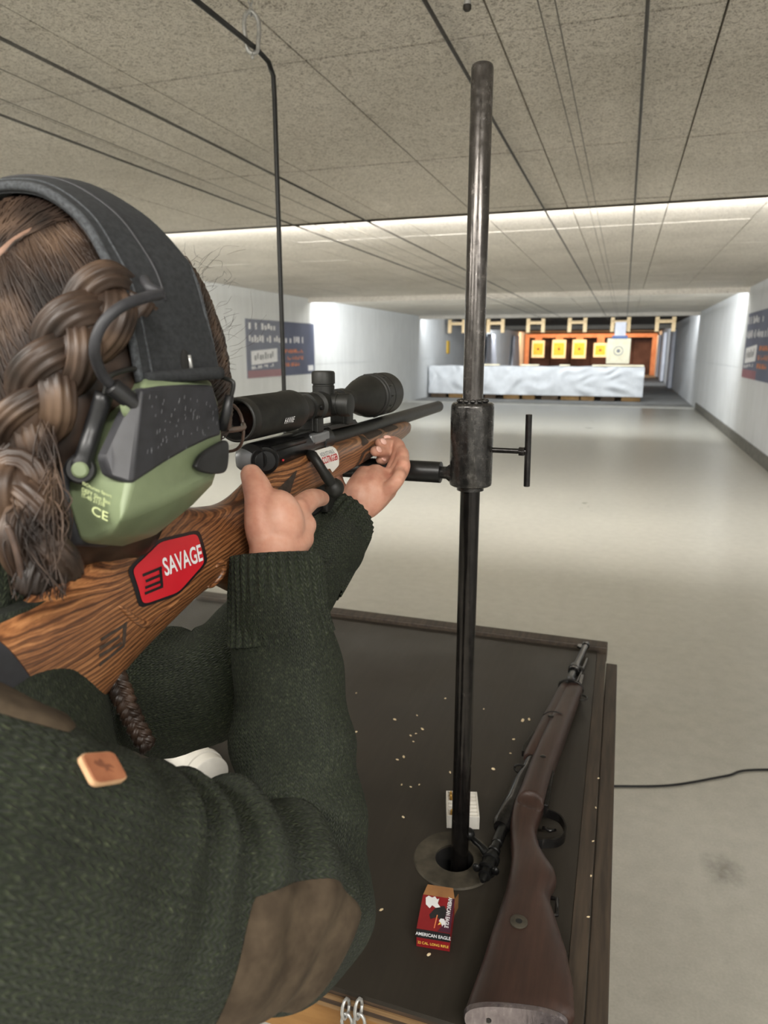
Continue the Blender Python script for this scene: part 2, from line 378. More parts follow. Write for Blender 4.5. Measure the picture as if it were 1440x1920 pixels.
K['greymetal'] = pm('grey painted steel', rgb(86, 88, 96), rgb(104, 106, 114), 12, .5, .3)
K['flange'] = pm('dusty steel plate', rgb(54, 49, 40), rgb(80, 74, 62), 40, .7, .2)
K['dark'] = pm('dark void', rgb(14, 13, 12), rgb(24, 22, 20), 20, .9)
K['gun'] = pm('blued steel', rgb(17, 17, 17), rgb(30, 30, 30), 50, .36, .5)
K['gunmatte'] = pm('matt black alloy', rgb(24, 24, 22), rgb(36, 36, 33), 90, .5, .2)
K['gunshine'] = pm('polished bolt steel', rgb(112, 114, 116), rgb(140, 142, 144), 30, .35, .45)
K['oldsteel'] = m_steel('worn blued steel', rgb(30, 29, 29), rgb(58, 56, 55), rgb(120, 116, 112), .36, 60)
K['buttplate'] = m_steel('worn grey butt plate', rgb(104, 96, 98), rgb(140, 131, 133), rgb(188, 180, 180), .45, 70)
K['laminate'] = m_laminate(); K['walnut'] = m_oldwood()
K['carve'] = pm('dark carved inlay', rgb(46, 38, 32), rgb(66, 54, 46), 160, .6)
K['stickerred'] = pm('red sticker vinyl', rgb(196, 30, 42), rgb(206, 38, 50), 12, .35)
K['stickerblack'] = pm('black sticker edge', rgb(20, 18, 20), rgb(30, 28, 30), 20, .4)
K['stickerwhite'] = pm('white sticker vinyl', rgb(222, 220, 214), rgb(234, 232, 226), 12, .4)
K['redink'] = pm('red ink', rgb(176, 30, 36), rgb(190, 42, 46), 30, .5)
K['lens'] = pm('dark coated lens', rgb(8, 6, 8), rgb(16, 10, 12), 30, .12)
K['knit'] = m_knit('dark green wool knit', rgb(35, 42, 28), rgb(56, 64, 44))
K['knitrib'] = m_knit('dark green ribbed knit', rgb(38, 45, 31), rgb(58, 66, 46), .0052, .004)
K['suede'] = pm('brown suede', rgb(58, 49, 39), rgb(78, 67, 54), 55, .95, bump=.3, bd=.0008, Specular_IOR_Level=.15)
K['leather'] = pm('tan leather', rgb(142, 86, 58), rgb(162, 104, 72), 90, .6, bump=.2)
K['leatheredge'] = pm('pale leather edge', rgb(186, 146, 108), rgb(200, 162, 124), 90, .7)
K['leatherdark'] = pm('embossed leather', rgb(104, 60, 40), rgb(126, 76, 52), 90, .6)
K['skin'] = m_skin(); K['nail'] = pm('finger nail', rgb(232, 182, 166), rgb(240, 196, 182), 60, .3)
K['hair'] = m_hair('brown hair', rgb(32, 24, 20), rgb(58, 45, 37), rgb(90, 72, 59))
K['hair2'] = m_hair('lit brown hair', rgb(35, 27, 22), rgb(61, 47, 38), rgb(95, 76, 61))  # slightly paler tone, mixed among the strands and on the main braid
K['scalp'] = m_hair('dark hair base', rgb(30, 22, 17), rgb(52, 38, 29), rgb(76, 57, 44))
K['scalpskin'] = pm('scalp', rgb(118, 90, 74), rgb(140, 108, 90), 80, .6)
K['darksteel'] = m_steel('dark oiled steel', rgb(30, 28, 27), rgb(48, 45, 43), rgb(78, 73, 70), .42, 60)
K['trouser'] = pm('dark trousers', rgb(40, 42, 40), rgb(56, 58, 54), 60, .9)
K['boot'] = pm('brown boot leather', rgb(60, 44, 32), rgb(80, 60, 44), 40, .6)
K['green'] = pm('sage green plastic', rgb(108, 119, 90), rgb(118, 130, 99), 40, .5)
K['greentext'] = pm('pale green print', rgb(176, 186, 132), rgb(186, 196, 142), 40, .5)
K['blackpad'] = pm('charcoal rubber panel', rgb(34, 34, 37), rgb(46, 46, 50), 60, .55)
K['fabric'] = pm('black headband fabric', rgb(24, 25, 27), rgb(37, 39, 41), 300, .9, bump=.4, bd=.0006)
K['stitch'] = pm('grey stitching', rgb(48, 50, 53), rgb(72, 75, 78), 400, .9, bump=.5)
K['blackplastic'] = pm('black plastic', rgb(20, 20, 21), rgb(33, 33, 35), 60, .4)
K['bronze'] = pm('brown spectacle frame', rgb(62, 50, 44), rgb(92, 74, 64), 60, .35)
K['cream'] = pm('off white plastic', rgb(206, 202, 194), rgb(224, 220, 212), 20, .45)
K['boxred'] = pm('red carton', rgb(132, 24, 30), rgb(152, 33, 38), 14, .45)
K['boxplum'] = pm('plum carton print', rgb(62, 26, 44), rgb(84, 36, 58), 30, .45)
K['boxcard'] = pm('brown inner carton', rgb(122, 82, 44), rgb(146, 102, 58), 20, .8)
K['brass'] = pm('brass', rgb(176, 136, 70), rgb(206, 166, 96), 40, .35, .8)
K['chip'] = pm('pale crumb', rgb(196, 176, 140), rgb(226, 208, 172), 90, .7)
K['tile'] = pm('white floor tile', rgb(196, 194, 186), rgb(214, 212, 205), 6, .5)
K['pane'] = m_pane(); K['glass'] = m_glass()

# =================================================================== the hall
YB, YE = -4.0, 51.0
struct('floor', MB().box((XL - .1, YB, -.1), (XR + .1, 20.3, 0)), K['floor'])
struct('trim_1', MB().box((XL, 20.3, -.1), (XR, 20.9, .012)), K['kerb'], bevel=.004)
struct('floor_trap', MB().box((XL - .1, 20.9, -.12), (XR + .1, YE, -.01)), K['dkfloor'])
# ceiling: a slab with boards fixed below, each board a piece
ZA, ZB = 2.50, 2.56
ceil = struct('ceiling', MB().box((XL - .1, YB, ZB + .03), (XR + .1, YE, ZB + .12)).box((XL, YB, ZA + .028), (XR, 5.25, ZB + .03)), K['slab'])
def boards(x0, px, ys, z, th, gap=.007, gy=.014):
    cache = {}
    for iy in range(len(ys) - 1):
        ya, yb = ys[iy] + gy / 2, ys[iy + 1] - gy / 2
        k = 0; x = x0
        while x < XR - .02:
            xa, xb = max(x, XL) + gap / 2, min(x + px, XR) - gap / 2
            if xb - xa > .03:
                key = (round(xb - xa, 3), round(yb - ya, 3))
                if key not in cache:
                    wx, wy = (xb - xa) / 2, (yb - ya) / 2
                    me = MB().box((-wx, -wy, 0), (wx, wy, th)).mesh('ceiling_panel'); me.materials.append(K['wool']); cache[key] = me
                o = bpy.data.objects.new('ceiling_panel', cache[key]); COL.objects.link(o)
                o.location = ((xa + xb) / 2, (ya + yb) / 2, z + random.uniform(-.0015, .0015)); o.parent = ceil
            x += px
boards(.204 - .65 * 10, .65, [-4.0, -2.99, -1.64, -.29, 1.06, 2.41, 3.76, 5.11, 5.27], ZA, .028)
boards(.215 - .66 * 10, .66, [5.32, 6.5, 7.9, 9.3, 10.7, 12.1, 13.38], ZB, .03, .007, .004)
boards(.215 - .66 * 10, 1.32, [13.44, 16.2, 19.0, 21.58], ZB, .03)
struct('trim_2', MB().box((XL, 5.25, 2.49), (XR, 5.285, 2.6)), K['slab'])
struct('trim_3', MB().box((XL, 13.38, 2.47), (XR, 13.42, 2.6)), K['wool'])
struct('trim_4', MB().box((XL, 21.58, 2.46), (XR, 21.62, 2.6)), K['wool'])
struct('trim_5', MB().box((XL, 32.98, 2.42), (XR, 33.02, 2.6)), K['wool'])
for k, by in enumerate(BAFFLES):                    # the tube battens behind the downstands
    mb = MB().box((XM - 3.8, by + .03, 2.53), (XM + 3.8, by + .07, 2.555))
    single('light_batten', mb, K['housing'], ['long white tube batten hidden behind the first ceiling step', 'long white tube batten behind the second ceiling downstand',
           'long white tube batten behind the third ceiling downstand', 'long white tube batten behind the farthest ceiling downstand'][k], 'lamp', 'tube battens across the range ceiling', smooth=None)
# walls, in two courses with a groove
def wall(name, x0, x1, y0, y1, mat):
    mb = MB().box((x0, y0, 0), (x1, y1, 1.235)).box((x0, y0, 1.25), (x1, y1, 2.6))
    mb.box((x0, y0, 0), (x1 - .012, y1, 2.6)) if x0 < -3 else mb.box((x0 + .012, y0, 0), (x1, y1, 2.6))
    return struct(name, mb, mat)
wall('wall_left', XL - .1, XL, YB, YE, K['wallL'])
wall('wall_right', XR, XR + .1, YB, YE, K['wallR'])
struct('wall_back', MB().box((XL, YB - .1, 0), (XR, YB, 2.6)), K['wallL'])
struct('wall_end', MB().box((XL, YE - .1, -.1), (XR + .1, YE, 2.6)), K['rubber'])
struct('baseboard_right', MB().box((XR - .03, YB, 0), (XR, 20.3, .17)), K['skirt'], bevel=.004)
struct('baseboard_left', MB().box((XL, YB, 0), (XL + .02, 20.3, .1)), K['kerb'])
for k, y in enumerate((30.5, 37.0, 43.0)):  # white panels added to stand for brightly lit stripes of the wall
    single('hanging_cloth', MB().box((XR - .16, y, .02), (XR - .02, y + 1.6, 2.35)), K['cloth'],
           ['nearest white cloth panel along the right wall beyond the covered barrier', 'middle white cloth panel along the right wall toward the bullet trap',
            'farthest white cloth panel on the right wall beside the bullet trap'][k], 'cloth', 'white cloth panels on the right wall', bevel=.03)  # no cloth here, the panels stand for lit wall
# left of the trap: two draped sheets
for k, (y, h) in enumerate(((33.5, 2.25), (41.5, 2.3))):
    R = []
    for i in range(9):
        z = .3 + (h - .3) * i / 8; wd = 1.5 - .55 * i / 8
        R.append([(XL + .16 + .05 * math.sin(a * 5 + i) * (1 - i / 9) + .1 * math.cos(a), y + wd * math.sin(a), z) for a in np.arange(28) * 2 * math.pi / 28])
    single('draped_sheet', MB().rings(R), K['cloth'], ['nearer white sheet draped on the left wall past the barrier', 'farther white sheet draped on the left wall next to the trap'][k], 'sheet', 'draped white sheets left of the trap', smooth=180)
# ceiling fixtures over the firing line
for k, (lx, ly) in enumerate(NEAR_LAMPS):
    t = thing('ceiling_lamp', 'white ceiling lamp behind the firing line, ' + ['far left of the front row', 'middle of the front row', 'right end of the front row', 'left of the rear pair', 'right of the rear pair'][k], 'lamp', (lx, ly, ZA), 'ceiling lamps behind the firing line')
    part('housing', MB().box((lx - .62, ly - .17, ZA - .055), (lx + .62, ly + .17, ZA)), K['housing'], t, None, bevel=.01)
    part('diffuser', MB().box((lx - .59, ly - .145, ZA - .062), (lx + .59, ly + .145, ZA - .056)), K['diffuser'], t, None)

# banners on the walls (the lettering is a blur of strokes in the photograph)
def banner(label, x, sgn, y0, y1, z0, z1, flip):
    L = abs(y1 - y0); Hh = z1 - z0
    t = thing('wall_banner', label, 'banner', (x, (y0 + y1) / 2, z0))
    def P(u, v, e): return (x + sgn * e, (y0 + (y1 - y0) * u), z0 + Hh * v)
    def quad(mb, u0, v0, u1, v1, e, sl=0.0):
        mb.add([P(u0, v0, e), P(u1, v0 + sl, e), P(u1, v1 + sl, e), P(u0, v1, e)], [(0, 1, 2, 3)])
    b = MB().box((min(x + sgn * .002, x + sgn * .014), min(y0, y1), z0), (max(x + sgn * .002, x + sgn * .014), max(y0, y1), z1)); pan = part('panel', b, K['bannerblue'], t, None)
    def row(name, mat, u0, u1, v0, v1, n, e=.017, sl=0.0):
        mb = MB(); r = random.Random(int(u0 * 991 + v0 * 77)); u = u0; st = (u1 - u0) / n
        for i in range(n):
            if r.random() < .13: continue
            a = u0 + i * st; quad(mb, a, v0 + sl * (i / n) + (0 if r.random() < .7 else .02), a + st * r.uniform(.5, .78), v1 + sl * (i / n) - (0 if r.random() < .5 else .035), e)
        part(name, mb, mat, pan, None, fixn=False)['kind'] = 'stuff'
    row('lettering', K['white'], .03, .52, .83, .94, 12)
    row('lettering', K['white'], .03, .82, .61, .73, 24)
    lb = MB(); quad(lb, .05, .22, .40, .46, .016, .05); lab = part('label_panel', lb, K['white'], t, None, fixn=False)
    row('lettering', K['greyprint'], .09, .36, .30, .42, 8, .018, .04)
    row('lettering', K['white'], .05, .38, .15, .20, 12, .017, .04)
    for v in (.42, .29, .17):
        row('lettering', K['orange'], .46, .80 - (.06 if v < .2 else 0), v, v + .07, 30)
    rb = MB(); quad(rb, 0, 0, .46, .13, .016); part('stripe', rb, K['bannerred'], t, None, fixn=False)
    lg = MB(); quad(lg, .88, .06, .97, .17, .016); part('logo', lg, K['white'], t, None, fixn=False)
banner('slate blue banner with orange lines on the left wall, behind the scope', XL, 1, 10.8, 13.6, 1.06, 2.06, False)
banner('slate blue banner at the right edge of the photo on the right wall', XR, -1, 13.15, 10.3, 1.1, 2.12, True)

# =================================================================== range furniture
t = thing('covered_barrier', 'low barrier draped in a wrinkled white tarpaulin across the range', 'barrier', (-2.77, 22.9, 0))
x0, x1, yF, yK, zt = -6.08, .6, 22.6, 23.5, 1.02
NX, NZ = 150, 16; V = []; F = []
def wr(u, v):
    q = mnoise.noise(Vector((u * 1.1, v * 1.2, 0))) * 4.0; q2 = mnoise.noise(Vector((u * 2.3 + 7, v * 1.6, 3)))
    return (.035 * math.sin(u * 6 + 4 * v * q + q) * (.4 + q2) + .03 * (1 - abs(math.sin(u * 4.3 - 3 * v + 2 * q))) * max(0, q2 + .3) + .02 * q2) * (1 - .5 * v)
for i in range(NX + 1):
    u = (x1 - x0) * i / NX
    for j in range(NZ + 1):
        v = j / NZ; V.append((x0 + u, yF - wr(u, v) * 1.2, .14 + (zt - .14) * v))
    for j in range(1, 5): V.append((x0 + u, yF + (yK - yF) * j / 4, zt + .01 * math.sin(u * 7 + j)))
n = NZ + 5
for i in range(NX):
    for j in range(n - 1): F.append((i * n + j, (i + 1) * n + j, (i + 1) * n + j + 1, i * n + j + 1))
for s, xx in ((0, x0), (NX, x1)):                                     # the ends
    V.append((xx, yK, .14)); F.append(tuple([s * n + j for j in range(n)] + [len(V) - 1]))
part('tarpaulin', MB().add(V, F), K['tarp'], t, 60)
for k in range(11):
    a = x0 + .08 + k * .6; part('timber_block', MB().box((a, yF + .03, 0), (a + random.uniform(.3, .56), yF + .5, .135)), K['timber' if k % 3 else 'dktimber'], t, None, bevel=.008)
part('backing', MB().box((x0 + .05, yF + .55, 0), (x1 - .05, yK - .02, .9)), K['dktimber'], t, None)
for k, (a, b) in enumerate(((-.92, .58), (-3.1, -2.55), (-1.9, -1.6), (-4.5, -3.8))):
    single('plank', MB().box((a, 22.66, 1.045), (b, 22.98, 1.085)), K['plank'], ['long cream plank on the right end of the covered barrier', 'short cream plank on the barrier below the leftmost orange target', 'smallest cream plank on the barrier below the middle targets', 'cream plank on the barrier left of the bullet trap'][k], 'plank', 'planks on the barrier', smooth=None, bevel=.006)
# target carriers hanging under the ceiling
proto = None
CXS = [-.2 + 1.37 * k for k in (1, 0, -1, -2, -3, -4)]
CLAB = ['first', 'second', 'third', 'fourth', 'fifth', 'sixth']
def child(root, name, me, mat):
    o = bpy.data.objects.new(name, me); COL.objects.link(o); o.parent = root
    if mat and not me.materials: me.materials.append(mat)
    return o
pm_ = MB().box((-.06, -.05, -.46), (.06, .05, 0)).mesh('post'); bm_ = MB().box((-.2, -.04, -.19), (.2, .04, -.09)).mesh('crossbar')
for k, cx in enumerate(CXS):
    t = thing('target_carrier', 'pale wooden H-shaped target carrier under the far ceiling, %s from the right' % CLAB[k], 'carrier', (cx, 24.8, ZB + .01), 'wooden target carriers')
    for s in (-1, 1):
        o = child(t, 'post', pm_, K['pine']); o.location = (s * .25, 0, 0)
    child(t, 'crossbar', bm_, K['pine'])
# big card on the second carrier
t = thing('paper_target', 'large cream paper target hanging from a wooden carrier by a blue clip', 'target', (-.2, 24.62, 1.1))
c = W(-.205, 24.62, 0)
part('card', MB().box((-.57, 24.61, 1.09), (.16, 24.625, 1.90)), K['card'], t, None, bevel=.003)
for r, m in ((.15, 'greyprint'), (.125, 'card'), (.06, 'greyprint')):
    part('ring_print', MB().lathe((-.205, 24.609 - .002 / r * .1, 1.5), (0, -1, 0), [(0, r), (.001, r)], 32), K[m], t, None)
part('clip_bar', MB().box((-.43, 24.6, 1.885), (.05, 24.66, 1.99)), K['blue'], t, None, bevel=.01)
part('hanger', MB().box((-.36, 24.60, 1.98), (-.02, 24.62, 2.42)).box((-.30, 24.62, 2.39), (-.08, 24.758, 2.42)), K['cloth'], t, None)
# lit targets in front of the trap
for k, (pxx, py, pw, ph) in enumerate(((1009, 654.5, 24, 31), (1048, 654.5, 26, 33), (1086, 654.5, 26, 33), (1125.5, 656.5, 25, 25))):
    a = onpl(pxx - pw / 2, py, 1, 46.0); b = onpl(pxx + pw / 2, py, 1, 46.0); h = ph / 1335 * 46; zc = a[2]
    t = thing('paper_target', ['leftmost cream target card with yellow centre before the bullet trap', 'second cream target card from the left before the bullet trap', 'third cream target card from the left before the bullet trap', 'smallest yellowish target card, just left of the large cream target'][k], 'target', ((a[0] + b[0]) / 2, 46, zc - h / 2), 'lit target cards at the trap')
    xm = (a[0] + b[0]) / 2
    part('card', MB().box((a[0], 45.98, zc - h / 2), (b[0], 46.02, zc + h / 2)), K['card'], t, None, bevel=.01)
    part('yellow_print', MB().box((a[0] + .1, 45.97, zc - h * .33), (b[0] - .1, 45.979, zc + h * .33)), K['yellow'], t, None)  # warm lamp glow on the card, painted as a yellow field
    part('bullseye', MB().lathe((xm, 45.965, zc), (0, -1, 0), [(0, .07), (.004, .07)], 20), K['ink'], t, None)
    part('hanger', MB().box((xm - .22, 45.99, zc + h / 2), (xm + .22, 46.028, 2.30)), K['beam'], t, None)
# bullet trap
t = thing('bullet_trap', 'dark reddish bullet trap framed by orange beams at the far end', 'bullet trap', (-2.15, 46.15, 0))
part('top_beam', MB().box((-6.05, 46.03, 2.26), (1.8, 46.3, 2.5)), K['beam'], t, None, bevel=.02)
part('side_post', MB().box((-6.1, 46.02, 0), (-5.82, 46.3, 2.5)), K['beam'], t, None, bevel=.02)
part('side_post', MB().box((1.52, 46.02, 0), (1.8, 46.3, 2.5)), K['beam'], t, None, bevel=.02)
for k in range(6):                                                   # hanging rubber strips
    a = -6.1 + k * 1.32; part('rubber_curtain', MB().box((a, 49.2 + .08 * (k % 2), 0), (a + 1.3, 49.4 + .08 * (k % 2), 2.4)), K['rubber'], t, None, bevel=.03)
# trolley cables
CH = .93
CAB = [(-2.638, .0058, 'cable', 'dark steel trolley cable nearest the left edge, above the head'), (-2.008, .0062, 'cable', 'thick dark trolley cable crossing behind the divider rod'),
       (-.628, .0062, 'cable', 'dark trolley cable running behind the top of the pole'), (-.011, .0058, 'cable', 'dark trolley cable to the right of the pole'),
       (-.316, .0022, 'thin', 'left of the two thin wires right of the pole'), (-.268, .0022, 'thin', 'right of the two thin wires right of the pole'),
       (-2.476, .002, 'thin', 'thin wire just above the leftmost trolley cable'), (-2.22, .002, 'thin', 'thin wire between the two left trolley cables')]
for x, r, mt, lab in CAB:
    x *= CH; P = [(x, YB + .02, CZ + CH - .004), (x, 8, CZ + CH - .012), (x, 24.7, CZ + CH)]
    single('target_cable', MB().tube(catmull(P, 14), r, 8), K[mt], lab, 'cable', 'target trolley wires', smooth=180)
# little yellow tag and wire on the far left wall
single('wall_tag', MB().box((XL + .01, 25.2, 1.4), (XL + .06, 25.5, 1.85)), K['yellow'], 'small yellow tag on the far left wall beside the pole', 'tag', smooth=None, bevel=.01)
# =================================================================== lane divider hung from the ceiling
DX = -.9
t = thing('lane_divider', 'hazy clear lane divider in a thin black rod frame left of the shooter', 'divider', (DX, .6, CZ - .765))
rod = [(DX, -.55, CZ + .70), (DX, .6, CZ + .703), (DX, 1.70, CZ + .709), (DX, 1.755, CZ + .702), (DX, 1.779, CZ + .678), (DX, 1.782, CZ + .63), (DX, 1.782, CZ - .1), (DX, 1.782, CZ - .765), (DX, .6, CZ - .765), (DX, -.55, CZ - .765), (DX, -.55, CZ + .70)]
part('rod_frame', MB().tube(rod, .0062, 12, up=(1, 0, 0)), K['blackrod'], t, 180)
part('pane', MB().box((DX - .0015, -.53, CZ - .755), (DX + .0015, 1.765, CZ + .685)), K['pane'], t, None)
# carabiner and chain
hk = onpl(473, 92, 0, DX)
t = thing('carabiner', 'silver pear-shaped carabiner hooked on the black divider rod', 'carabiner', hk)
cy, cz = hk[1], hk[2]
prof = [(.0, -.014), (.012, -.007), (.015, .012), (.019, .040), (.015, .064), (0, .076), (-.015, .064), (-.018, .040), (-.014, .012), (-.011, -.007), (0, -.014)]
loop = catmull([(DX + u * .75, cy + u * .6, cz + .004 + v) for u, v in prof], 44)
part('ring', MB().tube(loop, .0052, 10, up=(.6, -.75, 0)), K['zinc'], t, 180)
part('gate_pin', MB().ell((DX, cy, cz - .017), (.004, .004, .006)), K['zinc'], t, 180)
t = thing('hanging_chain', 'thin galvanised chain holding up the carabiner', 'chain', (DX, cy, cz + .1))
z = cz + .072; k = 0
while z < CZ + .945:
    pts = [(.0055 * math.cos(a), .014 * math.sin(a)) for a in np.arange(13) * 2 * math.pi / 12]
    lp = [(DX + (u if k % 2 else 0), cy + (0 if k % 2 else u), z + .011 + v) for u, v in pts]
    part('link', MB().tube(lp, .0016, 6, up=(0, 1, 0) if k % 2 else (1, 0, 0)), K['zinc'], t, 180); z += .022; k += 1
hb = at(876, 17, 1.25)
t = thing('hanging_rod', 'short steel rod hanging from the ceiling above the pole', 'rod', hb)
part('rod', MB().cyl(hb, (hb[0], hb[1], CZ + .94), .0065, 16), K['zinc'], t)
part('end_cap', MB().lathe(hb, (0, 0, 1), [(-.003, .005), (0, .0075), (.006, .0075)], 16), K['cable'], t)

# =================================================================== bench
TZ = CZ - .78; TT = .034
NY, FY, BX0, BX1 = .655, 1.80, -1.25, -.012
HC = onpl(852, 1612, 2, -.78)                                         # hole for the pole
t = thing('shooting_bench', 'dark brown plywood shooting bench with a battened far edge', 'bench', (-.6, 1.2, 0))
def slab_hole(z0, z1, r, hx, hy, ym=NY):
    n = 40; mb = MB(); C = [(BX0, ym), (BX1, ym), (BX1, FY), (BX0, FY)]
    circ = [(hx + r * math.cos(a), hy + r * math.sin(a)) for a in (np.arange(n) + .5) * 2 * math.pi / n]
    def outer(a):
        dx, dy = math.cos(a), math.sin(a); s = 1e9
        if dx > 1e-9: s = min(s, (BX1 - hx) / dx)
        if dx < -1e-9: s = min(s, (BX0 - hx) / dx)
        if dy > 1e-9: s = min(s, (FY - hy) / dy)
        if dy < -1e-9: s = min(s, (ym - hy) / dy)
        return (hx + dx * s, hy + dy * s)
    ang = sorted(list((np.arange(n) + .5) * 2 * math.pi / n) + [math.atan2(c[1] - hy, c[0] - hx) % (2 * math.pi) for c in C])
    I = [(hx + r * math.cos(a), hy + r * math.sin(a)) for a in ang]; O = [outer(a) for a in ang]; m = len(ang)
    V = [(x, y, z) for z in (z0, z1) for x, y in I] + [(x, y, z) for z in (z0, z1) for x, y in O]; F = []
    for i in range(m):
        j = (i + 1) % m
        F += [(m + i, 3 * m + i, 3 * m + j, m + j), (i, j, 2 * m + j, 2 * m + i), (i, m + i, m + j, j), (2 * m + i, 2 * m + j, 3 * m + j, 3 * m + i)]
    return mb.add(V, F)
hx, hy = HC[0], HC[1]
part('bench_top', slab_hole(TZ - .007, TZ, .0305, hx, hy), K['bench'], t, None)
for k in range(4):
    za = TZ - .007 - (k + 1) * .0068
    part('plywood_layer', slab_hole(za, za + .0068, .0305, hx, hy, NY + random.uniform(-.002, .002)), K['ply1' if k % 2 else 'ply2'], t, None)
part('edge_strip', MB().box((BX1 + .0003, NY, TZ - .034), (.012, FY - .012, TZ + .0005)), K['edge'], t, None, bevel=.0015)
part('far_batten', MB().box((BX0, FY + .002, TZ - .03), (.014, FY + .045, TZ + .012)), K['edge'], t, None, bevel=.003)
part('side_board', MB().box((.0135, .5, TZ - .17), (.04, 1.742, TZ - .004)), K['edge'], t, None, bevel=.002)
part('apron', MB().box((-1.15, NY + .03, TZ - .135), (.01, NY + .055, TZ - .0345)), K['apron'], t, None, bevel=.002)
part('apron', MB().box((-1.15, FY - .06, TZ - .135), (.01, FY - .035, TZ - .0345)), K['apron'], t, None, bevel=.002)
for lx in (-1.14, -.06):
    for ly in (NY + .058, FY - .125):
        part('leg', MB().box((lx, ly, 0), (lx + .06, ly + .06, TZ - .0345)), K['apron'], t, None, bevel=.003)
# ring plate around the hole
mb = MB()
R = []
for r, z in ((.0300, TZ - .001), (.0300, TZ + .003), (.062, TZ + .003), (.064, TZ + .0004)):
    R.append([(hx + r * math.cos(a), hy + r * math.sin(a), z) for a in np.arange(56) * 2 * math.pi / 56])
part('ring_plate', mb.rings(R, False), K['flange'], t, 30)
part('socket', MB().lathe((hx, hy, TZ - .16), (0, 0, 1), [(.03, .0300), (.1592, .0300)], 40, False), K['dark'], t, 60)
part('socket_floor', MB().lathe((hx, hy, TZ - .14), (0, 0, 1), [(0, .0306), (.01, .0306)], 40), K['dark'], t, 60)
# under the near edge
single('steel_rail', MB().box((-1.08, .72, .30), (-.06, .76, .36)), K['greymetal'], 'grey painted steel rail under the near edge of the bench', 'rail', smooth=None, bevel=.004)
tile = thing('floor_tile', 'white floor tiles showing below the near bench edge', 'tile', (-.7, 1.0, 0))
for i in range(5):
    for j in range(4):
        part('tile', MB().box((-1.05 + i * .2, .45 + j * .2, .0), (-.854 + i * .2, .646 + j * .2, .008)), K['tile'], tile, None, bevel=.002)
for c, (px_, lab) in enumerate(((648, 'left steel chain hanging under the near bench edge'), (672, 'right steel chain hanging under the near bench edge'))):
    p0 = onpl(px_, 1884, 1, .640); t = thing('under_chain', lab, 'chain', p0, 'chains under the bench edge')
    for k in range(11):
        pts = [(.007 * math.cos(a), .014 * math.sin(a)) for a in np.arange(11) * 2 * math.pi / 10]
        part('link', MB().tube([(p0[0] + (u if k % 2 else .3 * u) + .0015 * k, p0[1] + (0 if k % 2 else u), p0[2] - .006 - k * .021 + v) for u, v in pts], .0022, 6, up=(0, 1, 0) if k % 2 else (1, 0, 0)), K['zinc'], t, 180)

# =================================================================== rest stand: pole, collar, screw, arm
PX, PY = -.188, .926
t = thing('rest_stand', 'worn steel rest pole with sliding collar standing in the bench hole', 'stand', (PX, PY, TZ - .13))
pr = .0136
part('lower_pole', MB().lathe((PX, PY, 0), (0, 0, 1), [(TZ - .13, pr), (CZ - .13, pr)], 40), K['darksteel'], t, 40)  # lower length in a darker steel tone than the upper
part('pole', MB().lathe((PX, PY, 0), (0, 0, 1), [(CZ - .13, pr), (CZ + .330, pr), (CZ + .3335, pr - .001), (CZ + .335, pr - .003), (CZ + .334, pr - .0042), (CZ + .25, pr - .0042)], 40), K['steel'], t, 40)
col = part('collar', MB().lathe((PX, PY, 0), (0, 0, 1), [(CZ - .189, .0165), (CZ - .1885, .0185), (CZ - .183, .0185), (CZ - .1825, .0255), (CZ - .181, .0282), (CZ - .178, .0290), (CZ - .075, .0290), (CZ - .0715, .0282), (CZ - .0695, .0262), (CZ - .069, .0182), (CZ - .066, .0178), (CZ - .0655, .0150)], 56), K['collar'], t, 40)
for a in np.arange(12) * 2 * math.pi / 12 + .2:
    part('weld_bead', MB().ell((PX + .0172 * math.cos(a), PY + .0172 * math.sin(a), CZ - .0668), (.0046, .0040, .0026), 10, 6), K['collar'], col, 180)
zs = CZ - .132
part('clamp_screw', MB().cyl((PX + .026, PY, zs), (PX + .078, PY, zs), .0036, 16), K['oldsteel'], t)
part('nut', MB().lathe((PX + .064, PY, zs), (1, 0, 0), [(0, .0064), (.0075, .0064)], 6), K['oldsteel'], t, 20, bevel=.0006)
part('tommy_bar', MB().cyl((PX + .0765, PY, CZ - .179), (PX + .0750, PY, CZ - .083), .0043, 16), K['oldsteel'], t, 40, bevel=.0006)
za = CZ - .1665
part('arm_weld', MB().lathe((PX - .026, PY, za), (-1, 0, 0), [(0, .0135), (.004, .0118), (.008, .0088), (.016, .0085)], 24), K['collar'], t, 40)
part('arm_core', MB().cyl((PX - .03, PY, za), (-.40, PY, za), .008, 16), K['oldsteel'], t)
part('rubber_sleeve', MB().lathe((PX - .041, PY, za), (-1, 0, 0), [(0, .0115), (.001, .0148), (.168, .0148), (.169, .0115)], 32), K['rubbergrip'], t, 40)

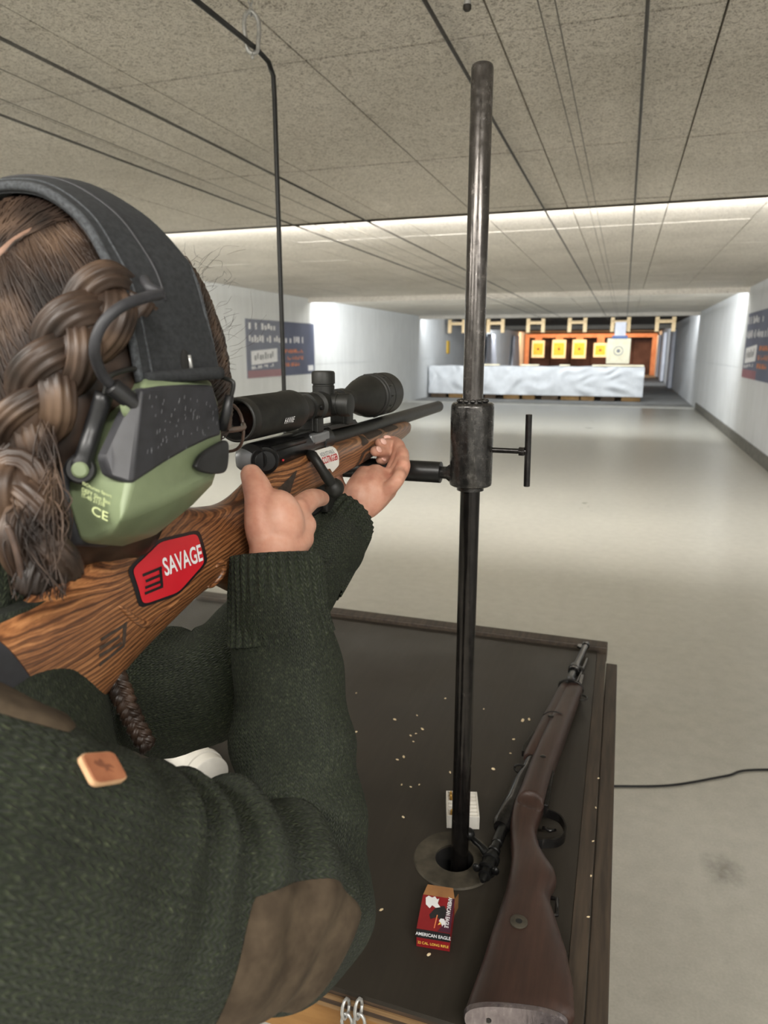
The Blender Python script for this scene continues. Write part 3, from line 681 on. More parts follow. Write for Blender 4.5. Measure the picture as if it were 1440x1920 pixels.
# =================================================================== old bolt-action rifle lying on its left side
BORE0 = np.array([-.1335, 1.0]); BDIR = nrm(np.array([-.040 + .1335, .78])); BN = np.array([-BDIR[1], BDIR[0]])     # bore line on the bench plan
def bp(s, o=0.0): p = BORE0 + BDIR * s + BN * o; return p                # s along the bore from the receiver ring, o to the rifle's top (left)
T0 = TZ + .0015
rif = thing('bolt_action_rifle', 'old walnut-stocked bolt-action rifle lying on the right side of the bench', 'rifle', (-.07, 1.1, T0))
ST = [(.652, -.121, -.006, .043), (.672, -.119, .002, .045), (.72, -.114, -.002, .046), (.77, -.111, -.014, .045), (.82, -.107, -.032, .044), (.85, -.105, -.043, .043), (.872, -.105, -.043, .043),
      (.892, -.105, -.037, .043), (.910, -.106, -.041, .042), (.930, -.108, -.054, .040), (.955, -.113, -.068, .038), (.985, -.119, -.077, .038), (1.01, -.1225, -.078, .040), (1.028, -.123, -.076, .043), (1.05, -.122, -.073, .046), (1.10, -.117, -.071, .046),
      (1.18, -.1115, -.066, .045), (1.26, -.103, -.058, .044), (1.35, -.0925, -.050, .041), (1.44, -.0815, -.042, .038), (1.50, -.0745, -.036, .036), (1.525, -.0715, -.034, .035)]
ys = [a[0] for a in ST]
R = []
for y in np.concatenate([np.linspace(.652, 1.02, 42), np.linspace(1.024, 1.07, 20), np.linspace(1.08, 1.525, 22)]):
    xl = np.interp(y, ys, [a[1] for a in ST]); xr = np.interp(y, ys, [a[2] for a in ST]); th = np.interp(y, ys, [a[3] for a in ST])
    e = 2.6; ring = []
    for a in np.arange(72) * 2 * math.pi / 72:
        c, s_ = math.cos(a), math.sin(a)
        px_ = abs(c) ** (2 / e) * math.copysign(1, c); pz = abs(s_) ** (2 / e) * math.copysign(1, s_)
        xx = (xl + xr) / 2 + (xr - xl) / 2 * px_; cut = .010 * max(0, 1 - ((xx + .094) / .022) ** 2 - ((y - 1.046) / .020) ** 2) ** .5 if pz > .3 else 0
        ring.append((xx, y + (.026 * (px_ * .5 + .5) if y < .70 else 0) * max(0, (.70 - y) / .05), T0 + th / 2 + .0005 + th / 2 * pz - cut))
    R.append(ring)
stock = part('stock', MB().rings(R), K['walnut'], rif, 50)
# butt plate
pl = []
for (dy, g) in ((-.0045, .96), (0.0, 1.0), (.0012, 1.0)):
    ring = []
    for a in np.arange(36) * 2 * math.pi / 36:
        c, s_ = math.cos(a), math.sin(a); px_ = abs(c) ** (2 / 2.6) * math.copysign(1, c); pz = abs(s_) ** (2 / 2.6) * math.copysign(1, s_)
        ring.append((-.0635 + .0585 * g * px_, .650 + dy + .026 * (px_ * .5 + .5) * .96, T0 + .022 + .0222 * g * pz))
    pl.append(ring)
bpl = part('butt_plate', MB().rings(pl), K['buttplate'], rif, 40)
for dx in (-.03, .03): part('screw', MB().lathe((-.0635 + dx, .6455 + .013 + dx * .22, T0 + .022), (0, -1, 0), [(0, .004), (.001, .0035)], 14), K['oldsteel'], bpl, 40)
dk = onpl(973, 1727, 2, -.732)
part('stock_disc', MB().lathe((dk[0], dk[1], T0 + .0445), (0, 0, 1), [(-.003, .0115), (.0018, .0115), (.0026, .0105), (.0026, .0045), (-.002, .004)], 28), K['flange'], stock, 40)
part('disc_hole', MB().lathe((dk[0], dk[1], T0 + .0445), (0, 0, 1), [(0, .0042), (.0022, .0042)], 20), K['dark'], stock, 40)
def zc(o=0): return T0 + .0205 + o
def P3(s, o=0., z=0.): p = bp(s, o); return (p[0], p[1], zc(z))
part('barrel', MB().tube([P3(.17), P3(.30), P3(.5), P3(.785)], [.0125, .0115, .0095, .0078], 20), K['oldsteel'], rif, 40)
part('muzzle_crown', MB().tube([P3(.775), P3(.788)], [.0098, .0098], 20), K['oldsteel'], rif, 40)
part('front_sight', MB().extrude([P3(.755, .008, -.003), P3(.778, .008, -.003), P3(.776, .019, -.003), P3(.762, .019, -.003)], (0, 0, .006)), K['oldsteel'], rif, None)
part('receiver', MB().tube([P3(-.01), P3(.0), P3(.055), P3(.06), P3(.12), P3(.17)], [.012, .0155, .0155, .0145, .0155, .013], 24), K['oldsteel'], rif, 40)
part('handguard', MB().tube([P3(.20, .003), P3(.21, .003), P3(.36, .003), P3(.52, .002)], [.0135, .0165, .0155, .0130], 20), K['walnut'], rif, 40)
part('rear_sight', MB().extrude([P3(.215, .012, -.006), P3(.30, .012, -.006), P3(.295, .021, -.006), P3(.235, .027, -.006), P3(.215, .024, -.006)], (0, 0, .012)), K['oldsteel'], rif, None, bevel=.0008)
part('sight_ring', MB().tube([P3(.155 + .004 * math.sin(a), .010 + .012 * math.cos(a), .006 + .006 * math.sin(a)) for a in np.arange(17) * 2 * math.pi / 16], .0022, 8), K['oldsteel'], rif, 180)
part('cleaning_rod', MB().tube([P3(.50, -.018), P3(.70, -.0165)], .0032, 10), K['oldsteel'], rif, 40)
for s, r1, r2, w in ((.525, .026, .020, .008), (.36, .0275, .0225, .006)):         # barrel bands
    pts = [P3(s, -.010 + r1 * math.cos(a), .0005 + r2 * math.sin(a)) for a in np.arange(29) * 2 * math.pi / 28]
    if s > .5: part('nose_cap', MB().tube(pts, .0030, 8), K['oldsteel'], rif, 180)
    else: part('barrel_band', MB().tube(pts, .0012, 8), K['oldsteel'], rif, 180)
part('nose_cap_plate', MB().tube([P3(.522, -.010), P3(.535, -.008), P3(.560, -.004)], [.0185, .0165, .0125], 20), K['oldsteel'], rif, 40)
part('bayonet_lug', MB().extrude([P3(.515, -.034, -.004), P3(.60, -.026, -.004), P3(.60, -.019, -.004), P3(.515, -.024, -.004)], (0, 0, .008)), K['oldsteel'], rif, None, bevel=.001)
part('sling_ring', MB().tube([P3(.49 + .012 * math.sin(a), -.040 + .012 * math.cos(a), 0) for a in np.arange(17) * 2 * math.pi / 16], .0022, 8), K['oldsteel'], rif, 180)
for s, r in ((.615, .0138), (.625, .0152), (.634, .0138)): part('muzzle_band', MB().tube([P3(s - .005), P3(s + .005)], [r, r], 20), K['oldsteel'], rif, 40, bevel=.0012)
part('rod_lug', MB().ell(P3(.63, -.016, .002), (.006, .012, .006)), K['oldsteel'], rif, 180)
# trigger guard loop
tg = [(1.052, -.073), (1.045, -.048), (1.024, -.036), (1.000, -.035), (.983, -.045), (.975, -.062), (.97, -.076)]
lp = catmull([(x, y, T0 + .021) for y, x in tg], 30); T_, N_, B_ = frames(lp, (0, 0, 1))
mb = MB(); mb.rings([[lp[i] + N_[i] * a + B_[i] * b for a, b in ((-.008, -.0013), (.008, -.0013), (.008, .0013), (-.008, .0013))] for i in range(30)])
part('trigger_guard', mb, K['oldsteel'], rif, 30)
part('trigger', MB().tube([(-.070, 1.012, T0 + .021), (-.058, 1.008, T0 + .021), (-.049, 1.013, T0 + .021)], [.003, .003, .002], 8), K['oldsteel'], rif, 180)
part('magazine_floor', MB().box((-.0745, 1.055, T0 + .010), (-.066, 1.16, T0 + .034)), K['oldsteel'], rif, None, bevel=.002)
for s_, z_ in ((.23, .0), (.40, .0)):
    q = onpl(1018, 1422, 2, -.737) if s_ < .3 else onpl(1033, 1342, 2, -.737)
    part('cross_bolt', MB().lathe((q[0], q[1], T0 + np.interp(q[1], ys, [a[3] for a in ST]) - .001), (0, 0, 1), [(0, .0058), (.0014, .0055), (.0018, .004)], 18), K['oldsteel'], stock, 40)
sw = onpl(1040, 1700, 2, -.76)
part('sling_swivel', MB().tube([(sw[0] - .012, sw[1] + .012, T0 + .02), (sw[0] + .002, sw[1] + .014, T0 + .02), (sw[0] + .004, sw[1] - .016, T0 + .02), (sw[0] - .008, sw[1] - .020, T0 + .02)], .003, 8), K['oldsteel'], rif, 180)
# the bolt, drawn back with its handle turned up
B0 = np.array([-.1285, 1.02, zc()]); B1 = np.array([-.1405, .862, zc(.002)]); bd = nrm(B1 - B0); LB = np.linalg.norm(B1 - B0)
bolt = part('bolt', MB().lathe(B0, bd, [(0, .0085), (.07, .0085), (.071, .0072), (.085, .0072), (.086, .0095), (.092, .0095), (.093, .008), (.104, .008), (.105, .0132), (.112, .0132), (.113, .0105), (.127, .0105), (.128, .0135), (.134, .0135), (.135, .0095), (.146, .0095), (.1465, .0062), (.154, .0055), (.158, .003)], 24), K['gun'], rif, 30)
part('safety_wing', MB().ell(B0 + bd * .140 + np.array([.014, .002, .006]), (.006, .004, .007)), K['gun'], bolt, 180)
part('safety_wing', MB().ell(B0 + bd * .140 + np.array([-.014, 0, .006]), (.006, .004, .007)), K['gun'], bolt, 180)
kb = np.array([-.1765, .936, zc(.018)]); hb0 = B0 + bd * .108
part('bolt_handle', MB().tube(catmull([hb0, hb0 + (kb - hb0) * .4 + np.array([0, 0, .003]), hb0 + (kb - hb0) * .75, kb], 12), [.0062] * 4 + [.005] * 4 + [.0046] * 4, 12), K['gun'], bolt, 180)
part('bolt_knob', MB().ell(kb, (.0098, .0098, .0098), 20, 14), K['gun'], bolt, 180)

# =================================================================== things on the bench
# ammunition carton
a = W(-.2065, .746, -.78); ex = nrm(np.array([.0435, .0055, 0])); ey = np.array([-ex[1], ex[0], 0]); BWd, BD, BH = .0445, .060, .0285
def bx3(u, v, h): return a + ex * u + ey * v + np.array([0, 0, h + .0006])
t = thing('ammunition_box', 'small red ammunition carton with an eagle lying open on the bench', 'carton', bx3(BWd / 2, BD / 2, 0))
mb = MB(); V = [bx3(0, 0, 0), bx3(BWd, 0, 0), bx3(BWd, BD, 0), bx3(0, BD, 0), bx3(0, 0, BH), bx3(BWd, 0, BH), bx3(BWd, BD, BH), bx3(0, BD, BH)]
mb.add(V, [(0, 3, 2, 1), (4, 5, 6, 7), (0, 1, 5, 4), (1, 2, 6, 5), (3, 0, 4, 7)])
car = part('carton', mb, K['boxred'], t, None, solid=.0005)
def flap(pts): return MB().add([bx3(*p) for p in pts], [(0, 1, 2, 3)])
part('flap', flap([(0, BD, BH), (BWd, BD, BH), (BWd * .92, BD + .012, BH + .007), (BWd * .1, BD + .012, BH + .007)]), K['boxcard'], t, None, solid=.0005)
part('flap', flap([(BWd, BD, .001), (BWd, BD, BH), (BWd + .004, BD + .013, BH - .002), (BWd + .004, BD + .013, .003)]), K['boxcard'], t, None, solid=.0005)
part('inner_carton', MB().add([bx3(.001, BD - .004, .001), bx3(BWd - .001, BD - .004, .001), bx3(BWd - .001, BD - .004, BH - .001), bx3(.001, BD - .004, BH - .001)], [(0, 1, 2, 3)]), K['boxcard'], t, None, solid=.0005)
def top_poly(name, pts, mat, lift=.0006):        # flat print on the upper face; u across, v up the face, both 0..1
    part(name, MB().add([bx3(BWd * u, BD * v, BH + lift) for u, v in pts], [tuple(range(len(pts)))]), mat, car, None, fixn=False)
def front_poly(name, pts, mat, lift=.0006):
    part(name, MB().add([bx3(BWd * u, -lift, BH * v) for u, v in pts], [tuple(range(len(pts)))]), mat, car, None, fixn=False)
top_poly('plum_print', [(.62, .0), (1, .0), (1, 1), (.86, 1), (.80, .7), (.70, .45), (.82, .28)], K['boxplum'], .0005)
top_poly('eagle_body', [(.30, .42), (.42, .60), (.55, .70), (.72, .74), (.80, .60), (.78, .40), (.68, .30), (.55, .38), (.44, .34), (.36, .30)], K['ink'], .0007)
top_poly('eagle_tail', [(.10, .90), (.18, .97), (.30, .93), (.38, .98), (.46, .90), (.52, .93), (.50, .78), (.60, .68), (.46, .64), (.34, .70), (.28, .60), (.14, .70)], K['white'], .0009)
top_poly('eagle_head', [(.62, .28), (.66, .36), (.76, .36), (.82, .28), (.84, .18), (.78, .20), (.74, .14), (.70, .22)], K['white'], .0009)
top_poly('stripe', [(.50, .06), (.53, .06), (.56, .44), (.53, .44)], K['orange'], .001)
top_poly('beak', [(.60, .16), (.70, .20), (.66, .26)], K['yellow'], .001)
front_poly('black_band', [(0, .52), (1, .52), (1, 1), (0, 1)], K['ink'])
def word(name, txt, mat, par, f, size, **k):
    V, F = text2d(txt, size, **k); o = part(name, MB().add([f(x, y) for x, y in V], F), mat, par, None, fixn=False); o['kind'] = 'stuff'; return o
word('lettering', 'AMERICAN EAGLE', K['white'], car, lambda x, y: bx3(BWd * .5 + x * .80, -.001, BH * .74 + y), .0072, bold=.02)
word('lettering', '22 CAL. LONG RIFLE', K['yellow'], car, lambda x, y: bx3(BWd * .5 + x * .82, -.001, BH * .26 + y), .0056, bold=.015)
word('lettering', 'AMERICAN EAGLE', K['white'], car, lambda x, y: bx3(BWd * .86 + y * .9, BD * .56 - x * .80, BH + .0013), .0082, bold=.03)
# cartridge tray
c = W(-.2065, 1.028, -.78); ex = nrm(np.array([.045, .012, 0])); ey = np.array([-ex[1], ex[0], 0]); TW, TD, TH = .054, .068, .024
def tr3(u, v, h): return c + ex * (u - TW / 2) + ey * (v - TD / 2) + np.array([0, 0, h + .0006])
t = thing('cartridge_tray', 'white plastic cartridge tray standing behind the pole on the bench', 'tray', c)
def tbox(u0, u1, v0, v1, h0, h1):
    return MB().add([tr3(u, v, h) for h in (h0, h1) for u, v in ((u0, v0), (u1, v0), (u1, v1), (u0, v1))], [(0, 3, 2, 1), (4, 5, 6, 7), (0, 1, 5, 4), (1, 2, 6, 5), (2, 3, 7, 6), (3, 0, 4, 7)])
for nm, q in (('side_wall', (0, .003, 0, TD)), ('side_wall', (TW - .003, TW, 0, TD)), ('end_wall', (.003, TW - .003, 0, .003)), ('end_wall', (.003, TW - .003, TD - .003, TD))):
    part(nm, tbox(*q, 0, TH), K['cream'], t, None, bevel=.0008)
part('deck', tbox(.003, TW - .003, .003, TD - .003, TH - .006, TH - .003), K['cream'], t, None)
for k in range(6): part('rib', tbox(.003, TW - .003, .010 + k * .0098, .0115 + k * .0098, TH - .003, TH), K['cream'], t, None)
for k, (i, j) in enumerate(((0, 5), (1, 5), (0, 4), (2, 5), (0, 0), (3, 4))):
    b = tr3(.008 + i * .009, .0065 + j * .0098, TH - .003)
    single('cartridge', MB().lathe(b, (0, 0, 1), [(0, .0026), (.006, .0026), (.009, .0022), (.011, .0008)], 12), K['brass'],
           ['brass cartridge at the far left corner of the white tray', 'brass cartridge second in the far row of the white tray', 'brass cartridge in the second row of the white tray', 'brass cartridge third in the far row of the white tray', 'brass cartridge at the near left corner of the white tray', 'brass cartridge at the right of the second row in the white tray'][k], 'cartridge', 'cartridges in the tray')
# crumbs and chips
CR = [(740, 1350, 5), (770, 1380, 4), (780, 1376, 3), (792, 1368, 5), (745, 1425, 4), (757, 1420, 5), (668, 1373, 4), (907, 1330, 3), (963, 1387, 4), (957, 1413, 3), (925, 1443, 5), (844, 1449, 4), (753, 1472, 3), (770, 1476, 3), (786, 1472, 3), (756, 1533, 4),
      (782, 1342, 3), (835, 1310, 3), (804, 1791, 4), (715, 1707, 4), (1122, 1460, 3), (1117, 1515, 3), (1112, 1578, 3), (1108, 1643, 3), (1103, 1720, 3), (775, 1391, 3), (668, 1300, 3), (980, 1352, 7), (992, 1350, 6)]
def chip_place(px_, py_):
    return ('along the right bench edge strip' if px_ > 1095 else 'between the pole and the lying rifle' if px_ > 870 else 'in front of the red ammunition carton' if py_ > 1780 else
            'beside the elbow' if py_ > 1500 else 'left of the pole, far cluster' if py_ < 1345 else 'left of the pole, near row' if py_ > 1440 else 'left of the pole, middle cluster')
ORD = ['first', 'second', 'third', 'fourth', 'fifth', 'sixth', 'seventh', 'eighth', 'ninth', 'tenth']
for k, (px_, py_, s) in enumerate(CR):
    p = onpl(px_, py_, 2, -.78); r = s * .00055
    me = MB(); a0 = random.uniform(0, 3.1); R = np.array([[math.cos(a0), -math.sin(a0), 0], [math.sin(a0), math.cos(a0), 0], [0, 0, 1]])
    me.ell((p[0], p[1], p[2] + r * .55), (r * 1.5, r * .8, r * .6), 8, 5, R)
    for q in range(len(me.v)): me.v[q] = tuple(np.array(me.v[q]) + rng.uniform(-1, 1, 3) * r * .15)
    wh_ = chip_place(px_, py_); edge = 'edge strip' in wh_
    same = sorted([(c[1] if edge else c[0], c) for c in CR if chip_place(c[0], c[1]) == wh_], key=lambda e: e[0]); n_ = [c for _, c in same].index((px_, py_, s))
    lab = 'small pale chip ' + wh_ + ('' if len(same) == 1 else ', ' + ORD[n_] + (' from the far end' if edge else ' from the left'))
    single('wood_chip', me, K['chip'], lab, 'chip', 'pale chips scattered on the bench', smooth=None)
# white canister lying behind the arms
p0 = onpl(372, 1436, 2, -.7405); ax = nrm(np.array([.75, -.45, 0]))
t = thing('plastic_canister', 'off-white plastic canister with a ridged lid lying behind the sweater sleeve', 'canister', p0)
o0 = p0 - ax * .09
part('body', MB().lathe(o0, ax, [(0, .030), (.002, .034), (.10, .0345)], 32), K['cream'], t, 40)
part('lid_ring', MB().lathe(o0, ax, [(.10, .036), (.101, .0385), (.112, .0385), (.113, .036)], 32), K['cream'], t, 40)
part('lid', MB().lathe(o0, ax, [(.114, .0365), (.135, .0365), (.137, .034)], 32), K['cream'], t, 40)
# black cable on the floor right of the bench
P = [onpl(1100, 1472, 2, -1.546), onpl(1160, 1474, 2, -1.546), onpl(1260, 1472, 2, -1.546), onpl(1360, 1455, 2, -1.546), onpl(1440, 1443, 2, -1.546), W(1.3, 2.85, -1.546), W(1.86, 2.7, -1.546)]
single('floor_cable', MB().tube(catmull(P, 60), .0042, 10), K['blackplastic'], 'black cable lying across the floor right of the bench', 'cable', smooth=180)
# =================================================================== the shooter's scoped rifle
AX, BZ = -.3442, -.1108
gun = thing('scoped_rifle', 'bolt-action rifle with laminated brown stock and black scope held by the shooter', 'rifle', W(AX, .57, -.24))
SS = [(.280, -.163, -.268, .0205), (.296, -.159, -.263, .0222), (.333, -.152, -.252, .0235), (.356, -.149, -.245, .0235), (.374, -.141, -.239, .0235), (.388, -.131, -.233, .0235), (.402, -.1225, -.229, .0235), (.43, -.1190, -.222, .023), (.455, -.1215, -.216, .0225), (.48, -.1275, -.210, .0218), (.50, -.1335, -.207, .0214), (.525, -.1375, -.209, .0205),
      (.545, -.140, -.222, .0195), (.565, -.138, -.236, .019), (.590, -.131, -.240, .019), (.608, -.125, -.228, .019), (.622, -.120, -.198, .0195), (.640, -.1155, -.172, .0205), (.68, -.1125, -.163, .022), (.75, -.1115, -.1600, .0232), (.83, -.112, -.1565, .0236), (.92, -.1125, -.1508, .0236), (1.0, -.113, -.1475, .0235), (1.06, -.1135, -.1425, .023), (1.09, -.114, -.1375, .0215), (1.104, -.116, -.133, .018), (1.109, -.119, -.129, .012)]
sy = [a[0] for a in SS]
def sprof0(y): return tuple(np.interp(y, sy, [a[k] for a in SS]) for k in (1, 2, 3))
SE = 2.7
def sx(y, z, lift=0.0):                         # right-hand face of the stock
    zt, zb, hw = sprof(y); tt = min(abs((z - (zt + zb) / 2) / ((zt - zb) / 2)), .985)
    return AX + hw * (1 - tt ** SE) ** (1 / SE) + lift
ysm = np.unique(np.concatenate([np.linspace(.28, .66, 70), np.linspace(.66, 1.08, 30), np.linspace(1.08, 1.109, 10)]))
def smooth_interp(y):
    k = [sprof0(y + d) for d in (-.012, -.006, 0, .006, .012)] if y < 1.08 else [sprof0(y)]
    return np.mean(np.array(k), axis=0)
def sprof(y): return smooth_interp(y)
def butt_skew(y, z): return max(0, .36 - y) / .08 * min(.05, max(0, -.152 - z) * .38)
R = []
for y in ysm:
    zt, zb, hw = sprof(y); ring = []
    for a in np.arange(44) * 2 * math.pi / 44:
        c, s_ = math.cos(a), math.sin(a)
        zz = (zt + zb) / 2 + (zt - zb) / 2 * abs(s_) ** (2 / SE) * math.copysign(1, s_)
        ring.append(W(AX + hw * abs(c) ** (2 / SE) * math.copysign(1, c), y + butt_skew(y, zz), (zt + zb) / 2 + (zt - zb) / 2 * abs(s_) ** (2 / SE) * math.copysign(1, s_)))
    R.append(ring)
stk = part('stock', MB().rings(R), K['laminate'], gun, 60)
# recoil pad
R = []
for y, g in ((.2795, .995), (.272, .995), (.262, .985), (.258, .95)):
    zt, zb, hw = sprof(.282); ring = []
    for a in np.arange(44) * 2 * math.pi / 44:
        c, s_ = math.cos(a), math.sin(a)
        zz = (zt + zb) / 2 + g * (zt - zb) / 2 * abs(s_) ** (2 / SE) * math.copysign(1, s_)
        ring.append(W(AX + g * hw * abs(c) ** (2 / SE) * math.copysign(1, c), y + butt_skew(.28, zz), (zt + zb) / 2 + g * (zt - zb) / 2 * abs(s_) ** (2 / SE) * math.copysign(1, s_)))
    R.append(ring)
part('recoil_pad', MB().rings(R), K['blackpad'], gun, 40)
def yz(px, py, x=-.3215): p = onpl(px, py, 0, x); return p[1], p[2] - CZ
def side_patch(name, poly_px, mat, parent, lift, steps=12, soft=3):
    """a thin sheet lying on the curved right side of the stock; polygon measured as (y, z)"""
    P = np.array([yz(*p) for p in poly_px]); c = P.mean(0); n = len(P); mb = MB(); ring_prev = None; V = []; F = []
    per = []
    for i in range(n):
        for k in range(steps): per.append(P[i] + (P[(i + 1) % n] - P[i]) * k / steps)
    per = np.array(per)
    if soft:                                                            # soften the corners
        for _ in range(soft): per = (np.roll(per, 1, 0) + per * 2 + np.roll(per, -1, 0)) / 4
    m = len(per); rad = (0.02, .2, .4, .6, .8, 1.0)
    for r in rad:
        for q in per:
            y, z = c + (q - c) * r; V.append((sx(y, z, lift), y, z + CZ))
    for a in range(len(rad) - 1):
        for i in range(m): F.append((a * m + i, a * m + (i + 1) % m, (a + 1) * m + (i + 1) % m, (a + 1) * m + i))
    F.append(tuple(range(m)))
    return part(name, MB().add(V, F), mat, parent, 180)
def on_side(px, py, lift): y, z = yz(px, py); return np.array([sx(y, z, lift), y, z + CZ])
def glyphs(name, Q, F, mat, parent, big):
    """one part for each letter where the letters can be told apart, else one joined part"""
    if not big:
        o = part(name, MB().add(Q, F), mat, parent, None, fixn=False); o['kind'] = 'stuff'; return o
    own = list(range(len(Q)))
    def root(i):
        while own[i] != i: i = own[i]
        return i
    for f in F:
        for q in f[1:]:
            a, b = root(f[0]), root(q)
            if a != b: own[b] = a
    sets = {}
    for f in F: sets.setdefault(root(f[0]), []).append(f)
    for fs in sets.values():
        ids = sorted({i for f in fs for i in f}); mp = {i: n for n, i in enumerate(ids)}
        part('letter', MB().add([Q[i] for i in ids], [tuple(mp[i] for i in f) for f in fs]), mat, parent, None, fixn=False)
def side_word(name, txt, mat, parent, c_px, r_px, u_px, size, lift, big=False, **k):
    """lettering laid along the stock: c the centre, r a point to the right, u a point above (measured in the picture)"""
    c = np.array(yz(*c_px)); r = np.array(yz(*r_px)) - c; u = np.array(yz(*u_px)) - c; V, F = text2d(txt, 1.0, **k)
    w_ = max(V[:, 0]) - min(V[:, 0]); h_ = max(V[:, 1]) - min(V[:, 1]); Q = []
    for x, y in V:
        p = c + r * (x / (w_ / 2)) + u * (y / (h_ / 2)); Q.append((sx(p[0], p[1], lift), p[0], p[1] + CZ))
    return glyphs(name, Q, F, mat, parent, big)
HEX = [(240, 1068), (300, 1011), (377, 993), (391, 1054), (336, 1115), (258, 1141)]
stb = side_patch('sticker', HEX, K['stickerblack'], gun, .0006)
cen = np.mean(np.array(HEX), axis=0)
side_patch('red_field', [tuple(cen + (np.array(p) - cen) * .90) for p in HEX], K['stickerred'], stb, .0011)
side_word('lettering', 'SAVAGE', K['white'], stb, (341, 1051), (377, 1037), (337, 1035), 1, .0016, big=True, shear=.12, bold=.02)
for (a, b) in (((263, 1076), (299, 1061)), ((268, 1087), (297, 1075)), ((267, 1099), (300, 1086)), ((266, 1110), (301, 1096))):
    h = 5.0
    side_patch('logo_bar', [a, b, (b[0] + 1, b[1] + h), (a[0] + 1, a[1] + h)], K['stickerblack'], stb, .0016, 6, 0)
side_patch('logo_bar', [(294, 1063), (299, 1061), (302, 1098), (297, 1099)], K['stickerblack'], stb, .0016, 6, 0)
# white trigger sticker
wh = side_patch('white_sticker', [(597, 848), (634, 836), (634, 872), (622, 886), (617, 878), (598, 886)], K['stickerwhite'], gun, .0006, 8, 1)
side_word('lettering', 'ADJUSTABLE', K['greyprint'], wh, (617, 850), (629, 846), (616, 846), 1, .0010, shear=.25)
side_word('lettering', 'ACCUTRIGGER', K['redink'], wh, (617, 861), (632, 856), (616, 855), 1, .0010, shear=.25, bold=.02)
# carved and stippled panels
side_patch('grip_inlay', [(520, 925), (562, 878), (552, 905), (545, 930), (528, 940)], K['carve'], stk, .0005, 8)
for q in ([(677, 838), (684, 818), (690, 816), (692, 830)], [(690, 826), (694, 813), (722, 804), (722, 812)], [(725, 812), (727, 802), (751, 796), (750, 803)]):
    side_patch('fore_end_inlay', q, K['carve'], stk, .0005, 6)
for k, s in enumerate((1.0, .74, .48)):
    c0 = np.array([691, 856]); pts = [tuple(c0 + (np.array(p) - c0) * s) for p in ((668, 878), (678, 846), (700, 834), (712, 850), (690, 876))]
    side_patch('carved_diamond', pts, K['carve'] if k % 2 == 0 else K['laminate'], stk, .0005 + k * .0003, 8)
# carved mark and step near the butt
for (a, b) in (((186, 1196), (232, 1168)), ((184, 1212), (222, 1190)), ((183, 1226), (226, 1202)), ((184, 1243), (232, 1206))):
    side_patch('carved_mark', [a, b, (b[0], b[1] + 6), (a[0], a[1] + 7)], K['carve'], stk, .0004, 6, 0)
side_patch('carved_mark', [(228, 1170), (236, 1164), (233, 1206), (227, 1208)], K['carve'], stk, .0004, 6, 0)
def side_ridge(name, pts, r, mat):
    P = catmull([on_side(*p, .0) for p in pts], 26); part(name, MB().tube(P, [r * math.sin(math.pi * (i + .6) / 26.2) ** .5 for i in range(26)], 10), mat, stk, 180)
side_ridge('carved_step', [(222, 1136), (238, 1150), (256, 1164), (276, 1170), (300, 1154), (340, 1124)], .0028, K['laminate'])
side_ridge('carved_rim', [(408, 1064), (416, 1056), (424, 1058), (424, 1078), (414, 1098), (402, 1102)], .0032, K['laminate'])
# barrel and action
def A(y, z=0.0, x=0.0): return W(AX + x, y, BZ + z)
part('barrel', MB().lathe(A(.775), (0, 1, 0), [(0, .0120), (.03, .0116), (.12, .0112), (.578, .0108), (.580, .0100), (.5802, .0034), (.57, .0030)], 36), K['gunmatte'], gun, 40)
part('receiver', MB().lathe(A(.605, .004), (0, 1, 0), [(0, .0155), (.002, .0165), (.118, .0165), (.120, .0150), (.150, .0150), (.151, .0165), (.176, .0165), (.178, .0125)], 36), K['gun'], gun, 40)
part('ejection_port', MB().box(W(AX + .004, .716, BZ + .004), W(AX + .0162, .768, BZ + .0165)), K['gunshine'], gun, None, bevel=.003)
part('receiver_rail', MB().tube([A(.612, .012, .0125), A(.70, .012, .0125)], .0042, 10), K['gun'], gun, 180)
part('safety_dot', MB().ell(A(.640, -.001, .0172), (.0014, .0014, .0014), 10, 6), K['redink'], gun, 180)
# bolt
sh = part('bolt_shroud', MB().lathe(A(.626, .003, .002), (0.55, -.82, 0), [(0, .0140), (.018, .0142), (.021, .0134), (.0225, .0105), (.0235, .0098), (.0238, .001)], 36), K['gun'], gun, 35)
part('cocking_piece', MB().lathe(A(.618, .004, .004), (-.93, -.33, .02), [(0, .0128), (.016, .0130), (.021, .0125), (.024, .010), (.0245, .001)], 32), K['gunshine'], gun, 35)
b0 = A(.712, -.006, .014); kn = np.array(onpl(627, 915, 0, -.302)); k0 = np.array(onpl(589, 858, 0, -.318)); k1 = np.array(onpl(606, 884, 0, -.308))
part('bolt_handle', MB().tube(catmull([b0, k0, k1, kn], 20), [.0062] * 6 + [.0055] * 8 + [.0062] * 6, 14), K['gunmatte'], gun, 180)
part('bolt_knob', MB().ell(kn, (.0112, .0118, .0112), 24, 16), K['gunmatte'], gun, 180)
# trigger guard
tg = catmull([W(AX, .69, -.163), W(AX, .705, -.182), W(AX, .735, -.193), W(AX, .765, -.190), W(AX, .785, -.175), W(AX, .795, -.160)], 24); T_, N_, B_ = frames(tg, (1, 0, 0))
part('trigger_guard', MB().rings([[tg[i] + N_[i] * a + B_[i] * b for a, b in ((-.006, -.0012), (.006, -.0012), (.006, .0012), (-.006, .0012))] for i in range(24)]), K['gun'], gun, 30)
part('trigger', MB().tube(catmull([W(AX, .742, -.160), W(AX, .737, -.172), W(AX, .743, -.183)], 8), .0028, 10), K['gunshine'], gun, 180)
part('magazine', MB().box(W(AX - .012, .765, -.196), W(AX + .012, .80, -.158)), K['gunmatte'], gun, None, bevel=.002)
